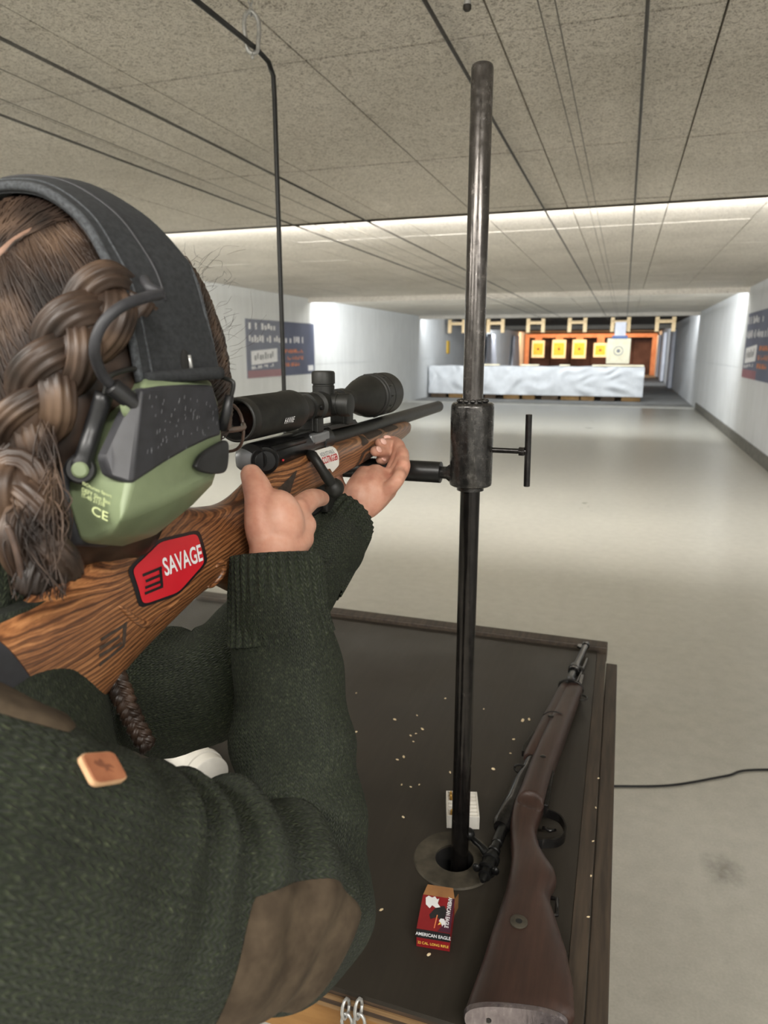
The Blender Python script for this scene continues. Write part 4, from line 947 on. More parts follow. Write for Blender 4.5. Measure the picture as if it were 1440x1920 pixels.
# scope
SZ = .0455
def Sx(y): return A(y, SZ)
sc = part('scope', MB().lathe(Sx(.578), (0, 1, 0), [(.024, .0150), (.004, .0180), (.0005, .0188), (0, .0200), (.001, .0212), (.012, .0214), (.013, .0209), (.016, .0209), (.017, .0214), (.098, .0214), (.104, .0222), (.116, .0222), (.121, .0212), (.124, .0188), (.130, .0170), (.146, .0160), (.150, .0128), (.182, .0128), (.185, .0165), (.232, .0165), (.235, .0128), (.288, .0128), (.292, .0140), (.312, .0190), (.345, .0268), (.360, .0285), (.366, .0288), (.367, .0305), (.372, .0305), (.373, .0296), (.377, .0296), (.378, .0312), (.398, .0312), (.399, .0304), (.403, .0304), (.404, .0312), (.440, .0312), (.441, .0290), (.425, .0280)], 56), K['gunmatte'], gun, 35)
part('eyepiece_lens', MB().lathe(Sx(.597), (0, 1, 0), [(0, .0160), (.002, .0160)], 40), K['lens'], sc, 40)
part('objective_lens', MB().lathe(Sx(.998), (0, 1, 0), [(0, .0282), (.003, .0282)], 40), K['lens'], sc, 40)
for k in range(26):                                                        # grip marks of the focus ring
    a = 2 * math.pi * k / 26; e = np.array([math.cos(a), 0, math.sin(a)])
    if k % 2 == 0: part('focus_rib', MB().tube([Sx(.959) + e * .0312, Sx(.974) + e * .0312], .0011, 6), K['gunmatte'], sc, 180)
part('elevation_turret', MB().lathe(A(.787, SZ + .012), (0, 0, 1), [(0, .0135), (.010, .0135), (.0105, .0128), (.0125, .0128), (.013, .0142), (.0255, .0142), (.0275, .0130), (.028, .0100)], 44), K['gunmatte'], sc, 35)
part('windage_turret', MB().lathe(A(.787, SZ, .012), (1, 0, 0), [(0, .0135), (.008, .0135), (.0085, .0128), (.010, .0128), (.0105, .0140), (.0215, .0140), (.0235, .0128), (.024, .0095)], 44), K['gunmatte'], sc, 35)
part('parallax_turret', MB().lathe(A(.787, SZ, -.012), (-1, 0, 0), [(0, .0135), (.008, .0135), (.0085, .0140), (.0215, .0140), (.0235, .0128)], 44), K['gunmatte'], sc, 35)
for ym in (.742, .838):
    rg = part('scope_ring', MB().lathe(Sx(ym - .009), (0, 1, 0), [(0, .0128), (.0003, .0162), (.0177, .0162), (.018, .0128)], 40), K['gunmatte'], sc, 35)
    part('ring_base', MB().box(W(AX - .010, ym - .009, BZ + .0175), W(AX + .010, ym + .009, BZ + SZ - .010)), K['gunmatte'], sc, None, bevel=.0015)
    part('ring_clamp', MB().box(W(AX + .0095, ym - .0085, BZ + .0165), W(AX + .016, ym + .0085, BZ + .034)), K['gunmatte'], sc, None, bevel=.002)
    part('ring_screw', MB().lathe(W(AX + .0155, ym, BZ + SZ), (1, 0, 0), [(0, .0034), (.003, .0034), (.0035, .0028)], 14), K['gun'], sc, 35)
part('scope_rail', MB().extrude([W(AX - .008, .66, BZ + .016), W(AX - .008, .885, BZ + .012), W(AX - .008, .875, BZ + .019), W(AX - .008, .70, BZ + .021)], (.016, 0, 0)), K['gunmatte'], sc, None, bevel=.001)
# maker's name on the eyepiece, wrapped on the tube
V, F = text2d('HAWKE', 1.0, shear=.2); w_ = V[:, 0].max() - V[:, 0].min(); h_ = V[:, 1].max() - V[:, 1].min(); Q = []
for x, y in V:
    an = -.30 + y / h_ * .30; yy = .651 + x / w_ * .022; rr = .0217
    Q.append(W(AX + rr * math.cos(an), yy, BZ + SZ + rr * math.sin(an)))
glyphs('lettering', Q, F, K['white'], sc, True)
# =================================================================== the shooter
per = thing('person', 'person in a dark green knit sweater with a braid, aiming the scoped rifle', 'person', (-.43, .25, 0))
HC_ = W(-.366, .418, -.032)                                     # centre of the head
HRX, HRY, HRZ = .088, .114, .135                                # outer radii with hair
def caps(mb, P, r, n=14):
    P = [np.asarray(p, float) for p in P]; Q = catmull(P, 5 * (len(P) - 1) + 1) if len(P) > 2 else np.array([P[0] + (P[1] - P[0]) * k / 4 for k in range(5)])
    rr = np.interp(np.linspace(0, 1, len(Q)), np.linspace(0, 1, len(r)), r)
    mb.tube(Q, list(rr), n); mb.ell(Q[0], (rr[0],) * 3, 12, 8); mb.ell(Q[-1], (rr[-1],) * 3, 12, 8)
def hc(x, y, z): return HC_ + np.array([x, y, z])
# head, neck, torso and arms under the clothes
mb = MB()
mb.ell(hc(0, -.004, .004), (.075, .096, .112), 28, 18); mb.ell(hc(-.006, .030, -.052), (.052, .058, .054), 20, 14); mb.ell(hc(-.008, .060, -.094), (.024, .022, .018))
mb.ell(hc(0, .090, -.040), (.013, .016, .024)); mb.ell(hc(0, .100, -.052), (.015, .013, .011)); mb.ell(hc(0, .076, .010), (.052, .022, .018))
mb.ell(hc(.042, .062, -.040), (.020, .024, .024)); mb.ell(hc(-.042, .062, -.040), (.020, .024, .024)); mb.ell(hc(0, .088, -.083), (.022, .010, .006)); mb.ell(hc(0, .086, -.092), (.020, .010, .006))
for s in (-1, 1): mb.ell(hc(s * .078, -.006, -.030), (.008, .018, .030))
caps(mb, [hc(-.012, -.02, -.06), W(-.398, .335, -.16), W(-.412, .31, -.22)], [.046, .046, .06])
head_me = remeshed(mb, .0032, 6)
mb = MB(); mb.ell(W(-.43, .28, -.34), (.115, .07, .15), 20, 14); mb.ell(W(-.43, .26, -.62), (.135, .10, .22), 20, 14); mb.ell(W(-.43, .25, -.80), (.15, .11, .12), 20, 12)
caps(mb, [W(-.34, .22, -.24), W(-.262, .28, -.325), at(490, 1690, .49), at(555, 1690, .535)], [.042, .038, .034, .030]); caps(mb, [at(555, 1690, .535), at(570, 1560, .59), at(545, 1350, .62), at(517, 1062, .631)], [.029, .030, .028, .022])
LCUFF = at(648, 968, .915); LELB = at(405, 1275, .74)
caps(mb, [W(-.53, .34, -.27), W(-.535, .46, -.32), LELB], [.034, .028, .026]); caps(mb, [LELB, at(500, 1170, .81), LCUFF], [.028, .028, .022])
for s, fx in ((1, -.34), (-1, -.53)): caps(mb, [W(-.43 + s * .08, .25, -.85), W(fx, .27, -1.18), W(fx, .22, -1.48)], [.08, .055, .038])
torso_me = remeshed(mb, .011, 4)
# right hand: thumb along the tang, index finger forward, the others round the grip
mb = MB(); w0 = at(516, 1075, .628); w1 = at(515, 1035, .632)
imc = at(556, 958, .660); mmc = at(570, 985, .662); rmc = at(566, 1010, .652); pmc = at(552, 1030, .642); tb = at(492, 985, .628); tm = at(487, 935, .632)
caps(mb, [w0, w1], [.0235, .0235]); mb.ell((w0 + w1) / 2, (.024, .024, .026))
for q, r in ((imc, .0135), (mmc, .0125), (rmc, .012), (pmc, .0115)): caps(mb, [w1, (w1 + q) / 2 + np.array([.003, -.003, .0]), q], [.018, .0165, r])
mb.ell(at(520, 985, .637), (.026, .024, .034), 18, 12)
caps(mb, [w1 + np.array([-.006, 0, .004]), tb, tm, at(480, 910, .638), at(471, 890, .644)], [.017, .0165, .0142, .0130, .0105])
caps(mb, [tb, (tb + imc) / 2 + np.array([-.004, .012, .004]), imc], [.011, .008, .011])
caps(mb, [imc, at(580, 938, .690), at(594, 934, .725), at(604, 935, .752)], [.0128, .0112, .0100, .0084])
for q, zz, dy in ((mmc, -.178, .0), (rmc, -.197, -.004), (pmc, -.214, -.010)):
    caps(mb, [q, W(-.308, .618 + dy, zz), W(-.330, .632 + dy, zz), W(-.362, .626 + dy, zz), W(-.374, .606 + dy, zz)], [.0115, .0100, .0094, .0088, .0078])
rh_me = remeshed(mb, .0016, 4)
# left hand: palm under the fore-end, finger tips on its right side
mb = MB(); v0 = at(640, 985, .912); v1 = at(668, 953, .925)
caps(mb, [v0, v1], [.024, .023])
pc = at(697, 918, .935)
FI = [  # MCP, PIP, DIP, tip, radii
    (at(716, 930, .925), at(749, 893, .918), np.array(onpl(737, 869, 0, -.303)), np.array(onpl(713, 862, 0, -.3135)), (.0112, .0090, .0080, .0068)),
    (at(727, 920, .945), at(757, 873, .938), np.array(onpl(735, 850, 0, -.302)), np.array(onpl(703, 846, 0, -.3135)), (.0118, .0097, .0087, .0074)),
    (at(731, 908, .952), at(755, 857, .952), np.array(onpl(738, 836, 0, -.302)), np.array(onpl(712, 831, 0, -.3135)), (.0118, .0097, .0086, .0074)),
    (at(730, 898, .960), at(749, 845, .966), np.array(onpl(740, 829, 0, -.302)), np.array(onpl(724, 825, 0, -.3135)), (.0114, .0092, .0082, .0070))]
for mc, pi_, di, tp, rr in FI:
    caps(mb, [v1, (v1 + mc) / 2 + np.array([0, 0, -.004]), mc], [.020, .0175, rr[0] + .001]); caps(mb, [mc, pi_, di, tp], rr)
caps(mb, [v1, at(676, 918, .925), at(684, 893, .942)], [.023, .021, .015]); caps(mb, [v1, at(695, 912, .93), at(704, 890, .948)], [.022, .020, .015]); caps(mb, [v1, at(706, 920, .93), at(718, 893, .95)], [.021, .018, .013]); mb.ell(pc, (.022, .028, .018), 18, 12)
caps(mb, [v1, W(-.362, .87, -.192), W(-.383, .905, -.170), W(-.386, .93, -.145)], [.018, .0155, .0125, .0095])
lh_me = remeshed(mb, .0015, 2)
b = bmesh.new()
for me in (torso_me, head_me, rh_me, lh_me): b.from_mesh(me)
jm = bpy.data.meshes.new('tmp'); b.to_mesh(jm); b.free()
jo = bpy.data.objects.new('tmp', jm); COL.objects.link(jo); md = jo.modifiers.new('r', 'REMESH'); md.mode = 'VOXEL'; md.voxel_size = .0019
md = jo.modifiers.new('s', 'SMOOTH'); md.iterations = 2; md.factor = .4
body_me = evaluated(jo); bpy.data.objects.remove(jo)
body = link('body', body_me, K['skin'], per, 180, fixn=False)
# finger nails
def nail(tip, prev, out, r):
    ax = nrm(np.asarray(tip) - np.asarray(prev)); o = nrm(np.asarray(out) - ax * (np.asarray(out) @ ax)); s = np.cross(ax, o); M_ = np.array([s, ax, o]).T
    part('fingernail', MB().ell(np.asarray(tip) + o * r * .86 - ax * .001, (r * .66, r * .85, r * .16), 12, 8, M_), K['nail'], body, 180)
for mc, pi_, di, tp, rr in FI: nail(tp, di, (.72, -.45, .5), rr[3])
# eyes
for s in (-1, 1):
    part('eye', MB().ell(hc(s * .032, .079, -.026), (.0115, .0115, .0115)), K['white'], body, 180)
    part('iris', MB().ell(hc(s * .032, .0885, -.026), (.005, .003, .005)), K['ink'], body, 180)

# ------------------------------------------------------------------ sweater
def sweep(P, r, n, m, fold, up=(0, 0, 1), flat=None):
    Q = catmull(P, m); T, N, B = frames(Q, up); L = np.concatenate([[0], np.cumsum(np.linalg.norm(np.diff(Q, axis=0), axis=1))])
    rr = np.interp(np.linspace(0, 1, m), np.linspace(0, 1, len(r)), r)
    for _ in range(4): rr[1:-1] = (rr[:-2] + 2 * rr[1:-1] + rr[2:]) / 4
    G = np.zeros((m, n, 3)); A_ = np.arange(n) * 2 * math.pi / n
    for i in range(m):
        for j, a in enumerate(A_):
            d = math.cos(a) * N[i] + math.sin(a) * B[i]
            G[i, j] = Q[i] + d * (rr[i] + fold(L[i], a, d, Q[i] + d * rr[i]))
    return G, L, float(np.mean(rr))
def grid_mesh(mb, G, L, rm, cap=True):
    n = G.shape[1]
    mb.rings([list(g) for g in G], cap, uv=lambda i, j: (j / n * 2 * math.pi * rm, L[i]))
def wave(p, *k): return sum(a * math.sin(f * (p @ np.array(d)) + ph) for a, f, d, ph in k)
def fold_r(s, a, d, p):
    e = .0042 * math.sin(s * 150 + 2.2 * math.sin(a + .6) + 1.0) * math.exp(-((s - .27) / .10) ** 2) * (1.1 + math.cos(a * 1 + 1))
    e += .0042 * math.sin(s * 92 + 1.2 * math.cos(a * 2)) * math.exp(-((s - .46) / .10) ** 2)
    return e + wave(p, (.0022, 45, (1, .4, .7), 0), (.0018, 78, (-.3, 1, .6), 1.3)) * min(1, s * 8)
RP = [W(-.40, .195, -.215), W(-.300, .203, -.232), W(-.254, .280, -.318), at(470, 1678, .480), at(570, 1720, .535), at(580, 1600, .580), at(555, 1430, .612), at(538, 1270, .628), at(524, 1150, .632), at(517, 1062, .631)]
RR_ = [.075, .077, .075, .067, .052, .052, .053, .049, .044, .041]
GR, LR, rmR = sweep(RP, RR_, 72, 130, fold_r)
def fold_l(s, a, d, p):
    return .0045 * math.sin(s * 105 + 2 * math.sin(a)) * math.exp(-((s - .27) / .12) ** 2) + wave(p, (.003, 42, (1, .4, .7), 0), (.002, 80, (-.3, 1, .6), 1.3))
LP = [W(-.58, .34, -.25), W(-.545, .44, -.30), W(-.49, .545, -.355), LELB, at(500, 1170, .81), at(585, 1062, .865), at(632, 992, .905)]
GL, LL, rmL = sweep(LP, [.075, .07, .066, .062, .055, .050, .043], 60, 90, fold_l)
TC = math.cos(D2R(-27)); TS = math.sin(D2R(-27))
TR = [(-.155, -.395, .325, .055, .060), (-.170, -.398, .322, .064, .066), (-.188, -.41, .315, .085, .076), (-.208, -.42, .308, .115, .088), (-.235, -.43, .302, .150, .104), (-.275, -.435, .295, .176, .118), (-.33, -.438, .289, .186, .126), (-.42, -.438, .280, .186, .130), (-.52, -.436, .270, .180, .128), (-.64, -.434, .26, .178, .128), (-.83, -.432, .25, .186, .134)]
G = []; LT = []
for i in range(64):
    k = i / 63 * (len(TR) - 1); s = min(int(k), len(TR) - 2); u = k - s; z, cx, cy, ra, rb = [TR[s][q] * (1 - u) + TR[s + 1][q] * u for q in range(5)]
    ring = []
    for a in np.arange(72) * 2 * math.pi / 72:
        lx, ly = ra * math.cos(a), rb * math.sin(a); p = W(cx + lx * TC - ly * TS, cy + lx * TS + ly * TC, z)
        ring.append(p + np.array([math.cos(a) * TC - math.sin(a) * TS, math.cos(a) * TS + math.sin(a) * TC, 0]) * wave(p, (.004, 30, (1, .5, .8), 0), (.003, 52, (-.4, 1, .7), 2)))
    G.append(ring); LT.append(-z)
mb = MB(); grid_mesh(mb, np.array(G), LT, .15)
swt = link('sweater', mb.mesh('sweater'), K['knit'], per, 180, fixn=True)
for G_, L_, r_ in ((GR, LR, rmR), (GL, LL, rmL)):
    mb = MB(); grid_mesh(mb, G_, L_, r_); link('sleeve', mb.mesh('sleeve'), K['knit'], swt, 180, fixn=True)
def cuff(P, r, ribs, name='cuff'):
    Q = catmull(P, 26); T, N, B = frames(Q, (0, 0, 1)); n = ribs * 6; mb = MB(); rings = []
    L = np.concatenate([[0], np.cumsum(np.linalg.norm(np.diff(Q, axis=0), axis=1))])
    for i in range(26):
        rr = np.interp(i / 25, [0, .5, 1], r); rings.append([Q[i] + (math.cos(a) * N[i] + math.sin(a) * B[i]) * (rr + .0014 * math.cos(ribs * a) + .0012 * math.sin(3 * a + i * .2)) for a in np.arange(n) * 2 * math.pi / n])
    for i in range(6):                                          # turned edge going back inside
        rr = r[2] - .002 - .0015 * i; q = Q[25] - T[25] * .002 * i; rings.append([q + (math.cos(a) * N[25] + math.sin(a) * B[25]) * rr for a in np.arange(n) * 2 * math.pi / n]); L = np.append(L, L[-1] + .002)
    mb.rings(rings, False, uv=lambda i, j: (j / n * 2 * math.pi * .042, L[i])); return link(name, mb.mesh(name), K['knitrib'], per, 180)
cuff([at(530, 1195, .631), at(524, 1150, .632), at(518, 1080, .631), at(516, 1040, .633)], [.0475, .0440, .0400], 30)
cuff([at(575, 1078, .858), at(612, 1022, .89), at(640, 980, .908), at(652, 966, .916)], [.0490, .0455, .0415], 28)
# collar
mb = MB(); rings = []
for i in range(10):
    z = -.175 + i * .0062; rr = .062 - .0012 * i + (.003 if i > 7 else 0)
    rings.append([W(-.412 + i * .0006 + rr * math.cos(a), .315 + i * .002 + rr * 1.05 * math.sin(a), z - .020 * math.sin(a)) + np.array([math.cos(a), math.sin(a), 0]) * .0012 * math.cos(34 * a) for a in np.arange(204) * 2 * math.pi / 204])
for i in range(4):
    rr = .048 - .001 * i; rings.append([W(-.406 + rr * math.cos(a), .333 + rr * math.sin(a), -.119 - .012 * i - .02 * math.sin(a)) for a in np.arange(204) * 2 * math.pi / 204])
mb.rings(rings, False, uv=lambda i, j: (j / 204 * .42, i * .006)); link('collar', mb.mesh('collar'), K['knitrib'], per, 180)
# patches lying on the sleeve: cells of the sleeve grid, raised
def project(p):
    q = np.asarray(p) - EYE; z = q @ FW; return 720 + FPX * (q @ RT) / z, 960 - FPX * (q @ UP) / z
def sleeve_point(G, px, py):
    best = None
    C = np.array([G[i].mean(0) for i in range(len(G))])
    for i in range(len(G)):
        for j in range(G.shape[1]):
            if (G[i, j] - C[i]) @ (EYE - G[i, j]) <= 0: continue
            x, y = project(G[i, j]); d = (x - px) ** 2 + (y - py) ** 2
            if best is None or d < best[0]: best = (d, i, j)
    return best[1], best[2]
def sleeve_patch(name, G, i0, i1, j0, j1, lift, mat, rnd=.25, parent=None):
    """a sheet over rows i0..i1 and columns j0..j1 with rounded corners"""
    n = G.shape[1]; C = np.array([g.mean(0) for g in G]); NI, NJ = 22, 22
    def S(u, v):
        i = i0 + (i1 - i0) * u; j = (j0 + (j1 - j0) * v); ia = int(math.floor(i)); ja = int(math.floor(j)); fu, fv = i - ia, j - ja
        ia = max(0, min(len(G) - 2, ia)); g = lambda a, b_: G[a, b_ % n]
        p = (g(ia, ja) * (1 - fu) + g(ia + 1, ja) * fu) * (1 - fv) + (g(ia, ja + 1) * (1 - fu) + g(ia + 1, ja + 1) * fu) * fv
        return p, nrm(p - (C[ia] * (1 - fu) + C[ia + 1] * fu))
    V = []
    for a in range(NI + 1):
        for c in range(NJ + 1):
            u, v = a / NI * 2 - 1, c / NJ * 2 - 1
            uu = u * math.sqrt(1 - rnd * v * v / 2); vv = v * math.sqrt(1 - rnd * u * u / 2)
            p, nn = S((uu + 1) / 2, (vv + 1) / 2); e = max(abs(u), abs(v)); V.append(p + nn * lift * (1 if e < .97 else .2))
    F = [(a * (NJ + 1) + c, a * (NJ + 1) + c + 1, (a + 1) * (NJ + 1) + c + 1, (a + 1) * (NJ + 1) + c) for a in range(NI) for c in range(NJ)]
    return part(name, MB().add(V, F), mat, parent or swt, 180)
ei, ej = sleeve_point(GR, 575, 1800)
sleeve_patch('elbow_patch', GR, ei - 9, ei + 9, ej - 8, ej + 8, .0028, K['suede'], .5)
si, sj = sleeve_point(GR, 70, 1310)
sleeve_patch('shoulder_patch', GR, si - 12, si + 3, sj - 12, sj + 6, .0028, K['suede'], .6)
ti, tj = sleeve_point(GR, 187, 1446)
tagp = GR[ti, tj]; tn = nrm(tagp - GR[ti].mean(0))
cs = [at(140, 1420, np.dot(tagp - EYE, FW)), at(205, 1415, np.dot(tagp - EYE, FW)), at(234, 1468, np.dot(tagp - EYE, FW)), at(170, 1478, np.dot(tagp - EYE, FW))]
def onp(q): r = q - EYE; return EYE + r * (((tagp - EYE) @ tn) / (r @ tn))
def rounded(Q, k=5, f=.2):
    out = []
    for i in range(4):
        p, a, b_ = Q[i], Q[i - 1], Q[(i + 1) % 4]
        for t_ in np.linspace(0, 1, k): out.append((p + (a - p) * f) * (1 - t_) ** 2 + p * 2 * t_ * (1 - t_) + (p + (b_ - p) * f) * t_ ** 2)
    return out
Q = [onp(c) + tn * .0028 for c in cs]; Cq = np.mean(Q, axis=0)
lt = part('leather_tag', MB().extrude(rounded(Q), -tn * .0026), K['leatheredge'], per, 30)
part('tag_face', MB().extrude([q + tn * .0003 for q in rounded([Cq + (q - Cq) * .93 for q in Q])], tn * .0004), K['leather'], lt, 30)
def tagpt(u, v): return Cq + (Q[1] - Q[0]) * .5 * u + (Q[0] - Q[3]) * .5 * v + tn * .0009
bird = [(-.55, .25), (-.42, .45), (-.30, .35), (-.12, .52), (-.02, .38), (.02, .12), (.30, .10), (.48, -.18), (.22, -.08), (.10, -.14), (.32, -.42), (.05, -.25), (-.10, -.38), (-.12, -.10), (-.42, .08)]
part('embossed_bird', MB().extrude([tagpt(u, v) for u, v in bird], -tn * .0005), K['leatherdark'], lt, None)
# zip at the collar
zp = [at(14, 985, .372), at(24, 1010, .374), at(34, 1045, .377), at(42, 1085, .382)]
part('zip', MB().tube(catmull(zp, 24), .0020, 8), K['bronze'], per, 180)
# trousers and shoes
mb = MB()
for s, fx in ((1, -.34), (-1, -.53)):
    mb.tube(catmull([W(-.43 + s * .085, .25, -.80), W(fx, .265, -1.0), W(fx, .265, -1.2), W(fx, .225, -1.46)], 20), list(np.interp(np.linspace(0, 1, 20), [0, .3, .7, 1], [.098, .092, .07, .062])), 28)
mb.ell(W(-.432, .25, -.83), (.178, .128, .12), 28, 14)
link('trousers', remeshed(mb, .012, 4), K['trouser'], per, 180, fixn=False)
for fx in (-.34, -.53):
    mb = MB(); mb.ell(W(fx, .235, -1.49), (.045, .055, .06)); mb.ell(W(fx, .30, -1.515), (.045, .10, .034)); me = remeshed(mb, .007, 4)
    for v in me.vertices: v.co.z = max(v.co.z, .002)
    link('boot', me, K['boot'], per, 180, fixn=False)
# ------------------------------------------------------------------ hair
def on_head(px, py, off=0.0):
    r = ray(px, py); o = EYE - HC_; S_ = np.array([1 / (HRX + off), 1 / (HRY + off), 1 / (HRZ + off)]); a = (r * S_) @ (r * S_); b_ = 2 * (o * S_) @ (r * S_); c = (o * S_) @ (o * S_) - 1
    D = b_ * b_ - 4 * a * c
    t_ = (-b_ - math.sqrt(D)) / (2 * a) if D > 0 else -b_ / (2 * a)
    return EYE + r * t_
def hairy(d):                                                   # is this direction of the head covered with hair
    x, y, z = d
    if y > .50 + .42 * max(z, -.3) and z < .82 and y > .2: return False
    return z > -.62 - .25 * (-y) or y < -.1 and z > -.93
V = []; F = []; n, m = 72, 48
for i in range(m + 1):
    th = math.pi * i / m
    for j in range(n):
        a = 2 * math.pi * j / n; d = np.array([math.sin(th) * math.cos(a), math.sin(th) * math.sin(a), math.cos(th)])
        k = .975 + .010 * math.sin(a * 17 + 3 * math.sin(th * 5)) * math.sin(th)
        V.append(HC_ + d * np.array([HRX, HRY, HRZ]) * k)
for i in range(m):
    for j in range(n):
        a = 2 * math.pi * (j + .5) / n; th = math.pi * (i + .5) / m
        if hairy((math.sin(th) * math.cos(a), math.sin(th) * math.sin(a), math.cos(th))): F.append((i * n + j, i * n + (j + 1) % n, (i + 1) * n + (j + 1) % n, (i + 1) * n + j))
hcap = link('hair', MB().add(V, F).mesh('hair'), K['scalp'], per, 180, solid=.004)
def strand(mb, P, r, k=10, n=4):
    Q = catmull(P, k); mb.tube(Q, [r * (.55 + .45 * math.sin(math.pi * min(1, (i + .8) / (k - .2)))) for i in range(k)], n, False)
def head_arc(a, b_, bulge=.0, k=7):
    a = (a - HC_) / np.array([HRX, HRY, HRZ]); b_ = (b_ - HC_) / np.array([HRX, HRY, HRZ]); out = []
    for t_ in np.linspace(0, 1, k):
        d = nrm(a * (1 - t_) + b_ * t_); out.append(HC_ + d * np.array([HRX, HRY, HRZ]) * (1.0 + bulge * math.sin(math.pi * t_)))
    return out
def dirp(x, y, z, k=1.0): return HC_ + nrm(np.array([x, y, z])) * np.array([HRX, HRY, HRZ]) * k
PART_A, PART_B = on_head(92, 415), on_head(-60, 560)                 # parting on top of the head
BR = [(196, 572), (152, 622), (112, 682), (76, 748), (46, 815), (36, 885)]
BP = [on_head(*p, .004) for p in BR]
def jit(p, s): return p + rng.normal(0, s, 3)
sA, sB = MB(), MB()
Qp = head_arc(PART_A, PART_B, .004, 20); nl = MB().tube(Qp, [.0004 + .0020 * math.sin(math.pi * (i + 1) / 21) for i in range(20)], 10)
part('parting', nl, K['scalpskin'], per, 180)
bpath = catmull(BP, 40)
for k in range(1500):                                            # from the parting down to the braid
    t_ = rng.rand(); st = PART_A * (1 - t_) + PART_B * t_; q = bpath[int(min(39, max(0, (t_ * .85 + rng.normal(0, .1) + .05) * 39)))]
    st = dirp(*((st - HC_) / np.array([HRX, HRY, HRZ])), .992)
    off = rng.uniform(.985, 1.012); P = head_arc(st + nrm(q - st) * rng.uniform(.001, .006), jit(q, .004), rng.uniform(.0, .02)); P = [HC_ + (p - HC_) * off for p in P]
    strand(sA if k % 3 else sB, P, rng.uniform(.0004, .0009), 10, 3)
for k in range(650):                                             # between the parting and the band, gathered into the braid
    st = on_head(rng.uniform(90, 235), rng.uniform(385, 470)); e = on_head(rng.uniform(205, 262), rng.uniform(545, 640))
    strand(sA if k % 3 else sB, [HC_ + (p - HC_) * rng.uniform(.99, 1.008) for p in head_arc(st, e, .01)], rng.uniform(.0004, .0008), 9, 3)
for k in range(700):                                             # crown in front of the parting, swept away under the band
    t_ = rng.rand(); st = PART_A * (1 - t_) + PART_B * t_; st = dirp(*((st - HC_) / np.array([HRX, HRY, HRZ])), .992)
    e = dirp(rng.uniform(-.9, .5), rng.uniform(.2, .5), rng.uniform(.5, .9), 1.0)
    strand(sA if k % 4 else sB, [HC_ + (p - HC_) * rng.uniform(.99, 1.01) for p in head_arc(st + nrm(e - st) * rng.uniform(.001, .006), e, .02)], rng.uniform(.0004, .0009), 9, 3)
for k in range(900):                                             # left half of the head and nape
    st = dirp(rng.uniform(-.5, -.1), rng.uniform(-.6, .2), .8); e = dirp(rng.uniform(-1, .2), rng.uniform(-1, -.4), rng.uniform(-.8, -.2))
    strand(sA, [HC_ + (p - HC_) * rng.uniform(.985, 1.01) for p in head_arc(st, e, .02)], rng.uniform(.0005, .0009), 9, 3)
for k in range(900):                                             # in front of the headband: temple hair swept back
    z0 = rng.uniform(-.15, .85); st = dirp(rng.uniform(.35, .85) * (1 - max(0, z0 - .3)), rng.uniform(.52, .75) + .2 * z0, z0); e = dirp(rng.uniform(.75, 1.0), rng.uniform(-.05, .12), z0 * .6 - .12)
    strand(sA if k % 4 else sB, [HC_ + (p - HC_) * rng.uniform(.985, 1.02) for p in head_arc(st, e, .03)], rng.uniform(.0004, .0009), 9, 3)
ra_, rb_ = part('hair_strands', sA, K['hair'], hcap, 180, fixn=False), part('hair_strands', sB, K['hair2'], hcap, 180, fixn=False)
for o in (ra_, rb_): o['kind'] = 'stuff'
# plaits: three real strands crossing, each ridged with fibres
def plait(name, C, width, thick, rad, turns, parent, nrmdir, mat, taper=1.0, m=150):
    C = catmull(C, m); T = np.array([nrm(t) for t in np.gradient(C, axis=0)]); obs = []
    for k in range(3):
        P = []; 
        for i in range(m):
            t_ = i / (m - 1); ph = 2 * math.pi * (turns * t_ + k / 3); nd = nrm(nrmdir - T[i] * (nrmdir @ T[i])); sd = np.cross(T[i], nd); w_ = 1 - (1 - taper) * t_
            P.append(C[i] + sd * width * w_ * math.sin(ph) + nd * thick * w_ * math.sin(2 * ph))
        P = np.array(P); Tt, N, B = frames(P, nrmdir); R = []; n = 54
        for i in range(m):
            t_ = i / (m - 1); w_ = 1 - (1 - taper) * t_; ring = []
            for a in np.arange(n) * 2 * math.pi / n:
                rr = rad * w_ * (1 + .075 * math.sin(a * 13 + 4.0 * t_ * turns + k) + .05 * math.sin(a * 7 - 3 * t_ * turns))
                ring.append(P[i] + (math.cos(a) * N[i] * .80 + math.sin(a) * B[i] * 1.08) * rr)
            R.append(ring)
        obs.append(part('braid_strand', MB().rings(R), mat, parent, 180))
    return obs
tail = [at(38, 900, .395), at(52, 960, .392), at(72, 1030, .392), at(92, 1090, .396)]
path = [on_head(228, 545, .0)] + [on_head(*p, .004) for p in BR] + tail
bob = part('braid', MB().tube(catmull(path, 40), list(np.linspace(.010, .010, 40)), 12), K['scalp'], per, 180)
plait('braid', path, .0112, .0058, .0110, 2.5, bob, nrm(EYE - HC_), K['hair2'], .85)
lb = [at(212, 1262, .50), at(232, 1310, .50), at(252, 1355, .505), at(278, 1402, .51)]
bob2 = part('braid', MB().tube(catmull(lb, 20), .004, 10), K['scalp'], per, 180)
plait('braid', lb, 
      .0044, .0022, .0042, 3.6, bob2, nrm(EYE - at(240, 1330, .5)), K['scalp'], .8, 90)
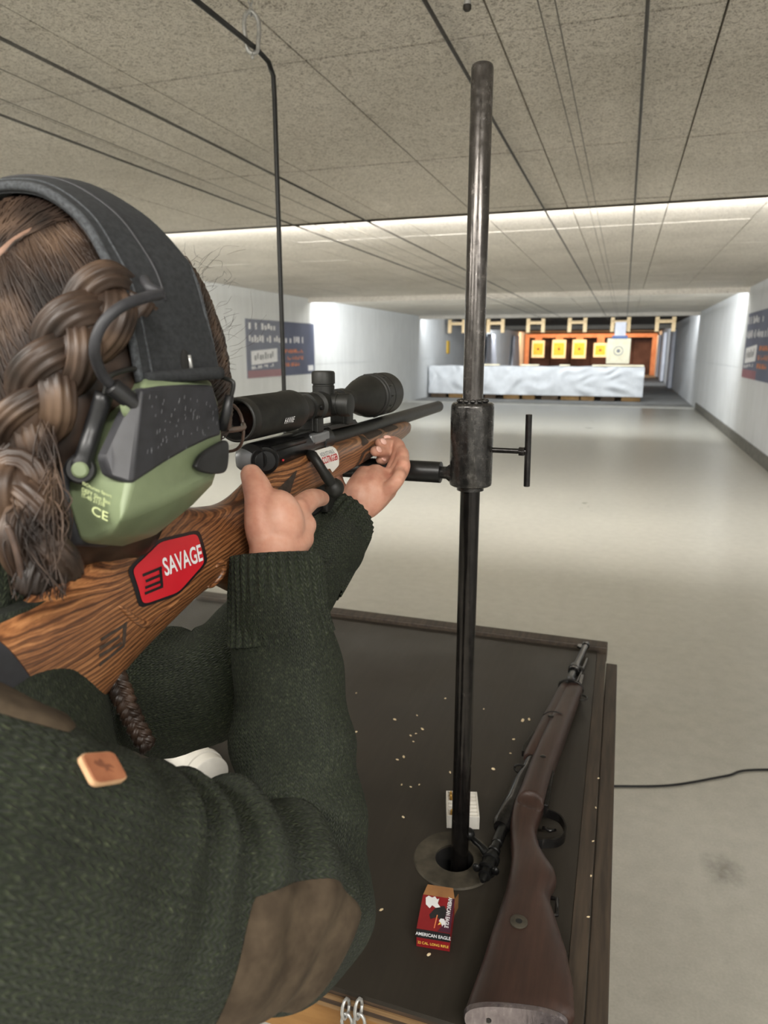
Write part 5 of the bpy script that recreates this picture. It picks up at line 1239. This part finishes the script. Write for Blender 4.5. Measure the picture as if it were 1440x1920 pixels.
# loose ends: tail below the braid, nape, fly-aways
mbw = MB()
for k in range(240):
    a = at(rng.uniform(20, 110), rng.uniform(880, 960), .392); e = at(rng.uniform(20, 125), rng.uniform(1010, 1130), rng.uniform(.375, .41)); mid = (a + e) / 2 + np.array([rng.normal(.0, .006), rng.normal(0, .006), .004])
    strand(mbw, [a, mid, e], rng.uniform(.0003, .0007), 8, 3)
for k in range(60):
    a = at(rng.uniform(40, 110), rng.uniform(760, 900), .395); e = at(rng.uniform(60, 138), rng.uniform(900, 1030), .395)
    strand(mbw, [a, (a + e) / 2 + rng.normal(0, .002, 3), e], rng.uniform(.0002, .0006), 8, 3)
for k in range(90):
    a = on_head(rng.uniform(330, 430), rng.uniform(470, 700), -.002); o = nrm(a - HC_) * rng.uniform(.002, .014) + rng.normal(0, .004, 3)
    strand(mbw, [a, a + o * .5 + rng.normal(0, .002, 3), a + o + rng.normal(0, .003, 3)], .00012, 7, 3)
for k in range(30):
    q = bpath[rng.randint(40)]; a = jit(q, .006); strand(mbw, [a, a + rng.normal(0, .003, 3), a + rng.normal(0, .008, 3) + np.array([0, 0, -.01])], .00016, 7, 3)
for (p, q, r) in (((430, 650), (455, 640), (500, 590)), ((425, 640), (470, 600), (470, 545)), ((432, 660), (480, 640), (505, 600))):
    strand(mbw, [at(*p, .54), at(*q, .54), at(*r, .54)], .00012, 12, 3)
fw_ = part('loose_hair', mbw, K['hair'], hcap, 180, fixn=False); fw_['kind'] = 'stuff'

# =================================================================== ear defenders
em = thing('ear_defenders', 'black and sage green ear defenders worn over the hair', 'ear defenders', hc(0, 0, -.1))
XA, XBs = -.264, -.302                                            # outer face and base of the cup
def pA(p, x=XA): return np.array(onpl(p[0], p[1], 0, x))
a_top = [(262, 730), (300, 724), (350, 721), (397, 722)]; a_right = [(408, 765), (412, 816)]
bnd = [(412, 816), (388, 824), (350, 842), (305, 868), (272, 890), (243, 909)]
a_low = [(408, 862), (398, 902), (352, 922), (300, 944), (255, 963), (222, 978)]
mL = [(230, 772), (203, 830), (190, 858), (200, 893)]
B_left = [(238, 700), (214, 722), (192, 775), (170, 838), (152, 898), (153, 945), (160, 990), (174, 1018)]
B_bot = [(205, 1026), (240, 1026), (292, 1013), (345, 995), (380, 945), (404, 905)]
def build_cup(fl):
    g = lambda p: p if not fl else np.array([2 * HC_[0] - p[0], p[1], p[2]])
    sh = MB()
    lowface = [pA(p) for p in bnd] + [pA((222, 978))] + [pA(p) for p in a_low[::-1][1:]]
    upface = [pA(p) for p in a_top] + [pA(a_right[0])] + [pA(p) for p in bnd]
    # one shell: outer face + left facets + underside + hidden sides
    A_ring = [pA(p) for p in a_top] + [pA(p) for p in a_right] + [pA(p) for p in a_low] + [pA((233, 944)), pA((243, 909)), pA((252, 830))]
    Bx = lambda p: np.array(onpl(p[0], p[1], 0, XBs))
    B_ring = [Bx((246, 694)), Bx((290, 692)), Bx((330, 692)), Bx((368, 700)), Bx((386, 750)), Bx((394, 810)), Bx((392, 866)), Bx((375, 912)), Bx((345, 960)), Bx((292, 1004)), Bx((230, 1024)), Bx((176, 1020)), Bx((154, 950)), Bx((154, 898)), Bx((196, 768))]
    n = len(A_ring); M_ = [A_ring[i] * .42 + B_ring[i] * .58 + np.array([.006, 0, 0]) for i in range(n)]
    sh.rings([[g(p) for p in A_ring], [g(p) for p in M_], [g(p) for p in B_ring], [g(p + np.array([-.012, 0, 0])) for p in B_ring]])
    cup = part('cup_shell', sh, K['green'], em, 32, bevel=.0045, seg=4)
    cush = MB(); C = np.mean(B_ring, axis=0)
    rings = []
    for e, xo in ((.98, -.010), (1.03, -.014), (1.04, -.022), (.98, -.030), (.8, -.032)):
        rings.append([g(C + (p - C) * e + np.array([xo, 0, 0])) for p in B_ring])
    part('ear_cushion', cush.rings(rings), K['blackpad'], em, 60)
    # rubber panel proud of the shell
    n1 = np.array([1, 0, 0]) * .0014; up_ = [g(p + n1) for p in upface]
    if fl:
        part('rubber_panel', MB().extrude(up_, (.004, 0, 0)), K['blackpad'], em, 30, bevel=.0012)
    else:
        left_in = []
        for (px, py) in mL: left_in.append(np.array(onpl(px, py, 0, -.2795)))
        P = [p + n1 for p in upface] + [q + np.array([.004, -.002, 0]) for q in left_in[::-1]]
        mbp = MB(); iu = len(upface)
        Vv = P + [p + np.array([-.007, .002, 0]) for p in P]; N_ = len(P)
        Ff = [tuple(range(iu)), tuple([iu - 1] + list(range(iu, N_)) + [0])] + [(i, (i + 1) % N_, N_ + (i + 1) % N_, N_ + i) for i in range(N_)]
        mbp.add(Vv, Ff); part('rubber_panel', mbp, K['blackpad'], em, 28, bevel=.0022, seg=3)
    return cup
cup = build_cup(False); build_cup(True)
# scuffs on the rubber panel
mbs = MB()
for k in range(70):
    p = pA((rng.uniform(262, 400), rng.uniform(745, 880))) + np.array([.0042, 0, 0]); q = project(p)
    if q[1] > 905 - (q[0] - 243) * .53: continue
    l = rng.uniform(.0008, .0028); d_ = np.array([0, .35, 1]) * l
    mbs.add([p - np.array([0, .0002, 0]), p + np.array([0, .0002, 0]), p + d_ + np.array([0, .0002, 0]), p + d_ - np.array([0, .0002, 0])], [(0, 1, 2, 3)])
scf = part('scuff_marks', mbs, K['greyprint'], em, None, fixn=False); scf['kind'] = 'stuff'
# raised teardrop pad
tp_ = catmull([pA(p) + np.array([.0015, 0, 0]) for p in ((354, 874), (366, 852), (392, 834), (414, 826), (417, 850), (412, 882), (392, 888), (366, 884), (354, 874))], 40)[:-1]
part('volume_pad', MB().extrude(list(tp_), (.0042, 0, 0)), K['blackplastic'], em, 40, bevel=.0018, seg=3)
part('side_knob', MB().lathe(pA((413, 852)) + np.array([-.012, .002, 0]), (0, 1, 0), [(0, .006), (.005, .006), (.007, .005)], 20), K['blackplastic'], em, 40)
# arm and pivot on the rear side
pivot = np.array(onpl(150, 880, 0, -.300)); q1 = np.array(onpl(176, 800, 0, -.294)); q2 = np.array(onpl(196, 738, 0, -.287)); q3 = np.array(onpl(203, 708, 0, -.285))
part('yoke', MB().tube(catmull([pivot, (pivot + q1) / 2 + np.array([.002, -.002, 0]), q1, q2], 16), [.0072] * 3 + [.0055] * 13, 12), K['blackplastic'], em, 180)
part('yoke_wire', MB().tube(catmull([q1, q2, q3, np.array(onpl(232, 695, 0, -.284)), np.array(onpl(264, 690, 0, -.284))], 20), .0016, 8), K['blackrod'], em, 180)
pv = part('pivot_boss', MB().lathe(pivot + np.array([-.001, .002, 0]), (.6, -.75, .1), [(0, .0088), (.006, .0088), (.0075, .0075)], 24), K['blackplastic'], em, 40)
part('pivot_screw', MB().lathe(pivot + np.array([.003, -.003, .0005]), (.6, -.75, .1), [(0, .0050), (.0035, .0047), (.0045, .0035)], 24), K['green'], pv, 40)
# plug and cable
pl0, pl1 = np.array(onpl(208, 722, 0, -.276)), np.array(onpl(258, 762, 0, -.268))
part('plug', MB().tube([pl0, pl0 + (pl1 - pl0) * .06, pl0 + (pl1 - pl0) * .94, pl1], [.004, .0054, .0054, .004], 16), K['blackplastic'], em, 40)
part('plug_socket', MB().lathe(pl1 + np.array([-.004, .001, .000]), (1, -.25, 0), [(0, .0088), (.004, .0085), (.005, .0070)], 24), K['green'], em, 40)
cb = catmull([np.array(onpl(271, 524, 0, -.272)), np.array(onpl(281, 540, 0, -.262)), np.array(onpl(300, 551, 0, -.256)), np.array(onpl(275, 557, 0, -.256)), np.array(onpl(230, 574, 0, -.258)), np.array(onpl(192, 608, 0, -.264)), np.array(onpl(177, 655, 0, -.270)), np.array(onpl(190, 700, 0, -.276)), pl0], 48)
part('cable', MB().tube(cb, .0031, 10), K['blackpad'], em, 180)
# headband: rear and front edges
Eb = [np.array(onpl(px, py, 1, .365)) for px, py in ((263, 716), (247, 630), (230, 553), (200, 487), (150, 407), (67, 353))] + [W(-.392, .366, .097), W(-.432, .368, .080), W(-.458, .370, .040), W(-.468, .372, -.018)]
Ef = [np.array(onpl(px, py, 1, .420)) for px, py in ((404, 703), (394, 650), (383, 603), (360, 520), (327, 470), (267, 410), (167, 353), (67, 340))] + [W(-.425, .419, .108), W(-.455, .417, .070), W(-.472, .415, .020), W(-.475, .414, -.018)]
m = 60; e0, e1 = catmull(Eb, m), catmull(Ef, m)
rings = []
for i in range(m):
    a, b_ = e0[i], e1[i]; c = (a + b_) / 2; out = nrm(c - np.array([HC_[0], c[1], HC_[2] - .02])); w_ = b_ - a; r = []
    for k in range(9): u = k / 8; r.append(a + w_ * u + out * (.0032 + .0018 * math.sin(math.pi * u)))
    for k in range(9): u = 1 - k / 8; r.append(a + w_ * u - out * (.0040 - .002 * math.sin(math.pi * u)))
    rings.append(r)
band = part('headband', MB().rings(rings), K['fabric'], em, 60)
for e, s in ((e0, 1), (e1, -1)): part('edge_binding', MB().tube(e, .0030, 10), K['stitch'], band, 180)
def band_pt(i, u, lift):
    a, b_ = e0[i], e1[i]; c = (a + b_) / 2; out = nrm(c - np.array([HC_[0], c[1], HC_[2] - .02])); return a + (b_ - a) * u + out * (.0032 + .0018 * math.sin(math.pi * u) + lift)
part('seam', MB().tube([band_pt(i, .45, .0) for i in range(12, 40)], .0009, 6), K['blackpad'], band, 180)
part('seam', MB().tube([band_pt(i, .10, .0) for i in range(0, 50)], .0008, 6), K['stitch'], band, 180)
sl = [np.array(onpl(342, 680, 1, .398)), np.array(onpl(348, 678, 1, .398))]
o_ = band_pt(1, .52, .0); part('slot', MB().ell(band_pt(2, .54, -.0012), (.0030, .0042, .0090), 20, 12), K['dark'], band, 180)
part('slot_wire', MB().tube([band_pt(1, .57, .0012), band_pt(3, .57, .0014)], .0013, 8), K['zinc'], band, 180)
part('hem', MB().tube([band_pt(0, u, .001) for u in np.linspace(0, 1, 12)], .0042, 10), K['fabric'], band, 180)
# front wire
fwp = [np.array(onpl(px, py, 1, .425)) for px, py in ((404, 704), (420, 709), (434, 714), (438, 720), (436, 734), (431, 750))]
part('front_wire', MB().tube(catmull(fwp, 24), .0015, 8), K['blackrod'], em, 180)
part('front_arm', MB().tube([fwp[-1] + np.array([0, 0, .003]), np.array(onpl(424, 775, 1, .425)), np.array(onpl(416, 805, 1, .425))], [.0030, .0036, .0040], 12), K['blackplastic'], em, 180)
# printing on the rear facet
def facet(px, py):
    u = (px - 150) / 75; return np.array(onpl(px, py, 0, -.2955 + .021 * max(0, min(1.1, u)))) 
fo, fr, fu = facet(157, 909), facet(207, 928), facet(157, 899)
nn = nrm(np.cross(fr - fo, fu - fo)); nn = nn if nn @ (EYE - fo) > 0 else -nn
def cup_word(txt, c0, c1, up_px, lift=.003, **k):
    a, b_ = facet(*c0), facet(*c1); u = facet(*up_px) - a; V, F = text2d(txt, 1.0, align='LEFT', **k); x0 = V[:, 0].min(); w_ = V[:, 0].max() - x0; y0 = V[:, 1].min(); h_ = V[:, 1].max() - y0
    glyphs('lettering', [a + (b_ - a) * (x - x0) / w_ + u * (y - y0) / h_ + nn * lift for x, y in V], F, K['greentext'], cup, txt == 'CE')
cup_word('ISOtunes Sport', (158, 910), (212, 935), (158.5, 902)); cup_word('DEFY Slim Basic', (157, 921), (213, 948), (157.5, 913)); cup_word('IT-40 21318', (157, 931), (199, 950), (157.5, 923))
cup_word('CE', (175, 963), (205, 977), (176, 946), bold=.01)

# =================================================================== spectacles
gl = thing('spectacles', 'brown framed clear spectacles worn under the ear defenders', 'spectacles', hc(.03, .1, -.05))
for s in (1, -1):
    c = hc(.034 * s, .112, -.034); L_ = []
    for a in np.arange(33) * 2 * math.pi / 32:
        u, v = math.cos(a), math.sin(a); L_.append(c + np.array([.030 * abs(u) ** .8 * math.copysign(1, u), -.010 * (u * s) ** 2 * (1 if u * s > 0 else .2), .022 * v]))
    part('rim', MB().tube(L_, .0014, 8, up=(0, 1, 0)), K['bronze'], gl, 180)
    part('lens', MB().add(L_[:-1], [tuple(range(32))]), K['glass'], gl, 60)
    part('temple', MB().tube(catmull([c + np.array([.030 * s, -.010, .004]), c + np.array([.040 * s, -.030, .003]), hc(.080 * s, .03, -.028), hc(.082 * s, -.01, -.030)], 16), .0022, 8), K['bronze'], gl, 180)
part('bridge', MB().tube(catmull([hc(.007, .112, -.030), hc(0, .118, -.026), hc(-.007, .112, -.030)], 9), .0014, 8), K['bronze'], gl, 180)
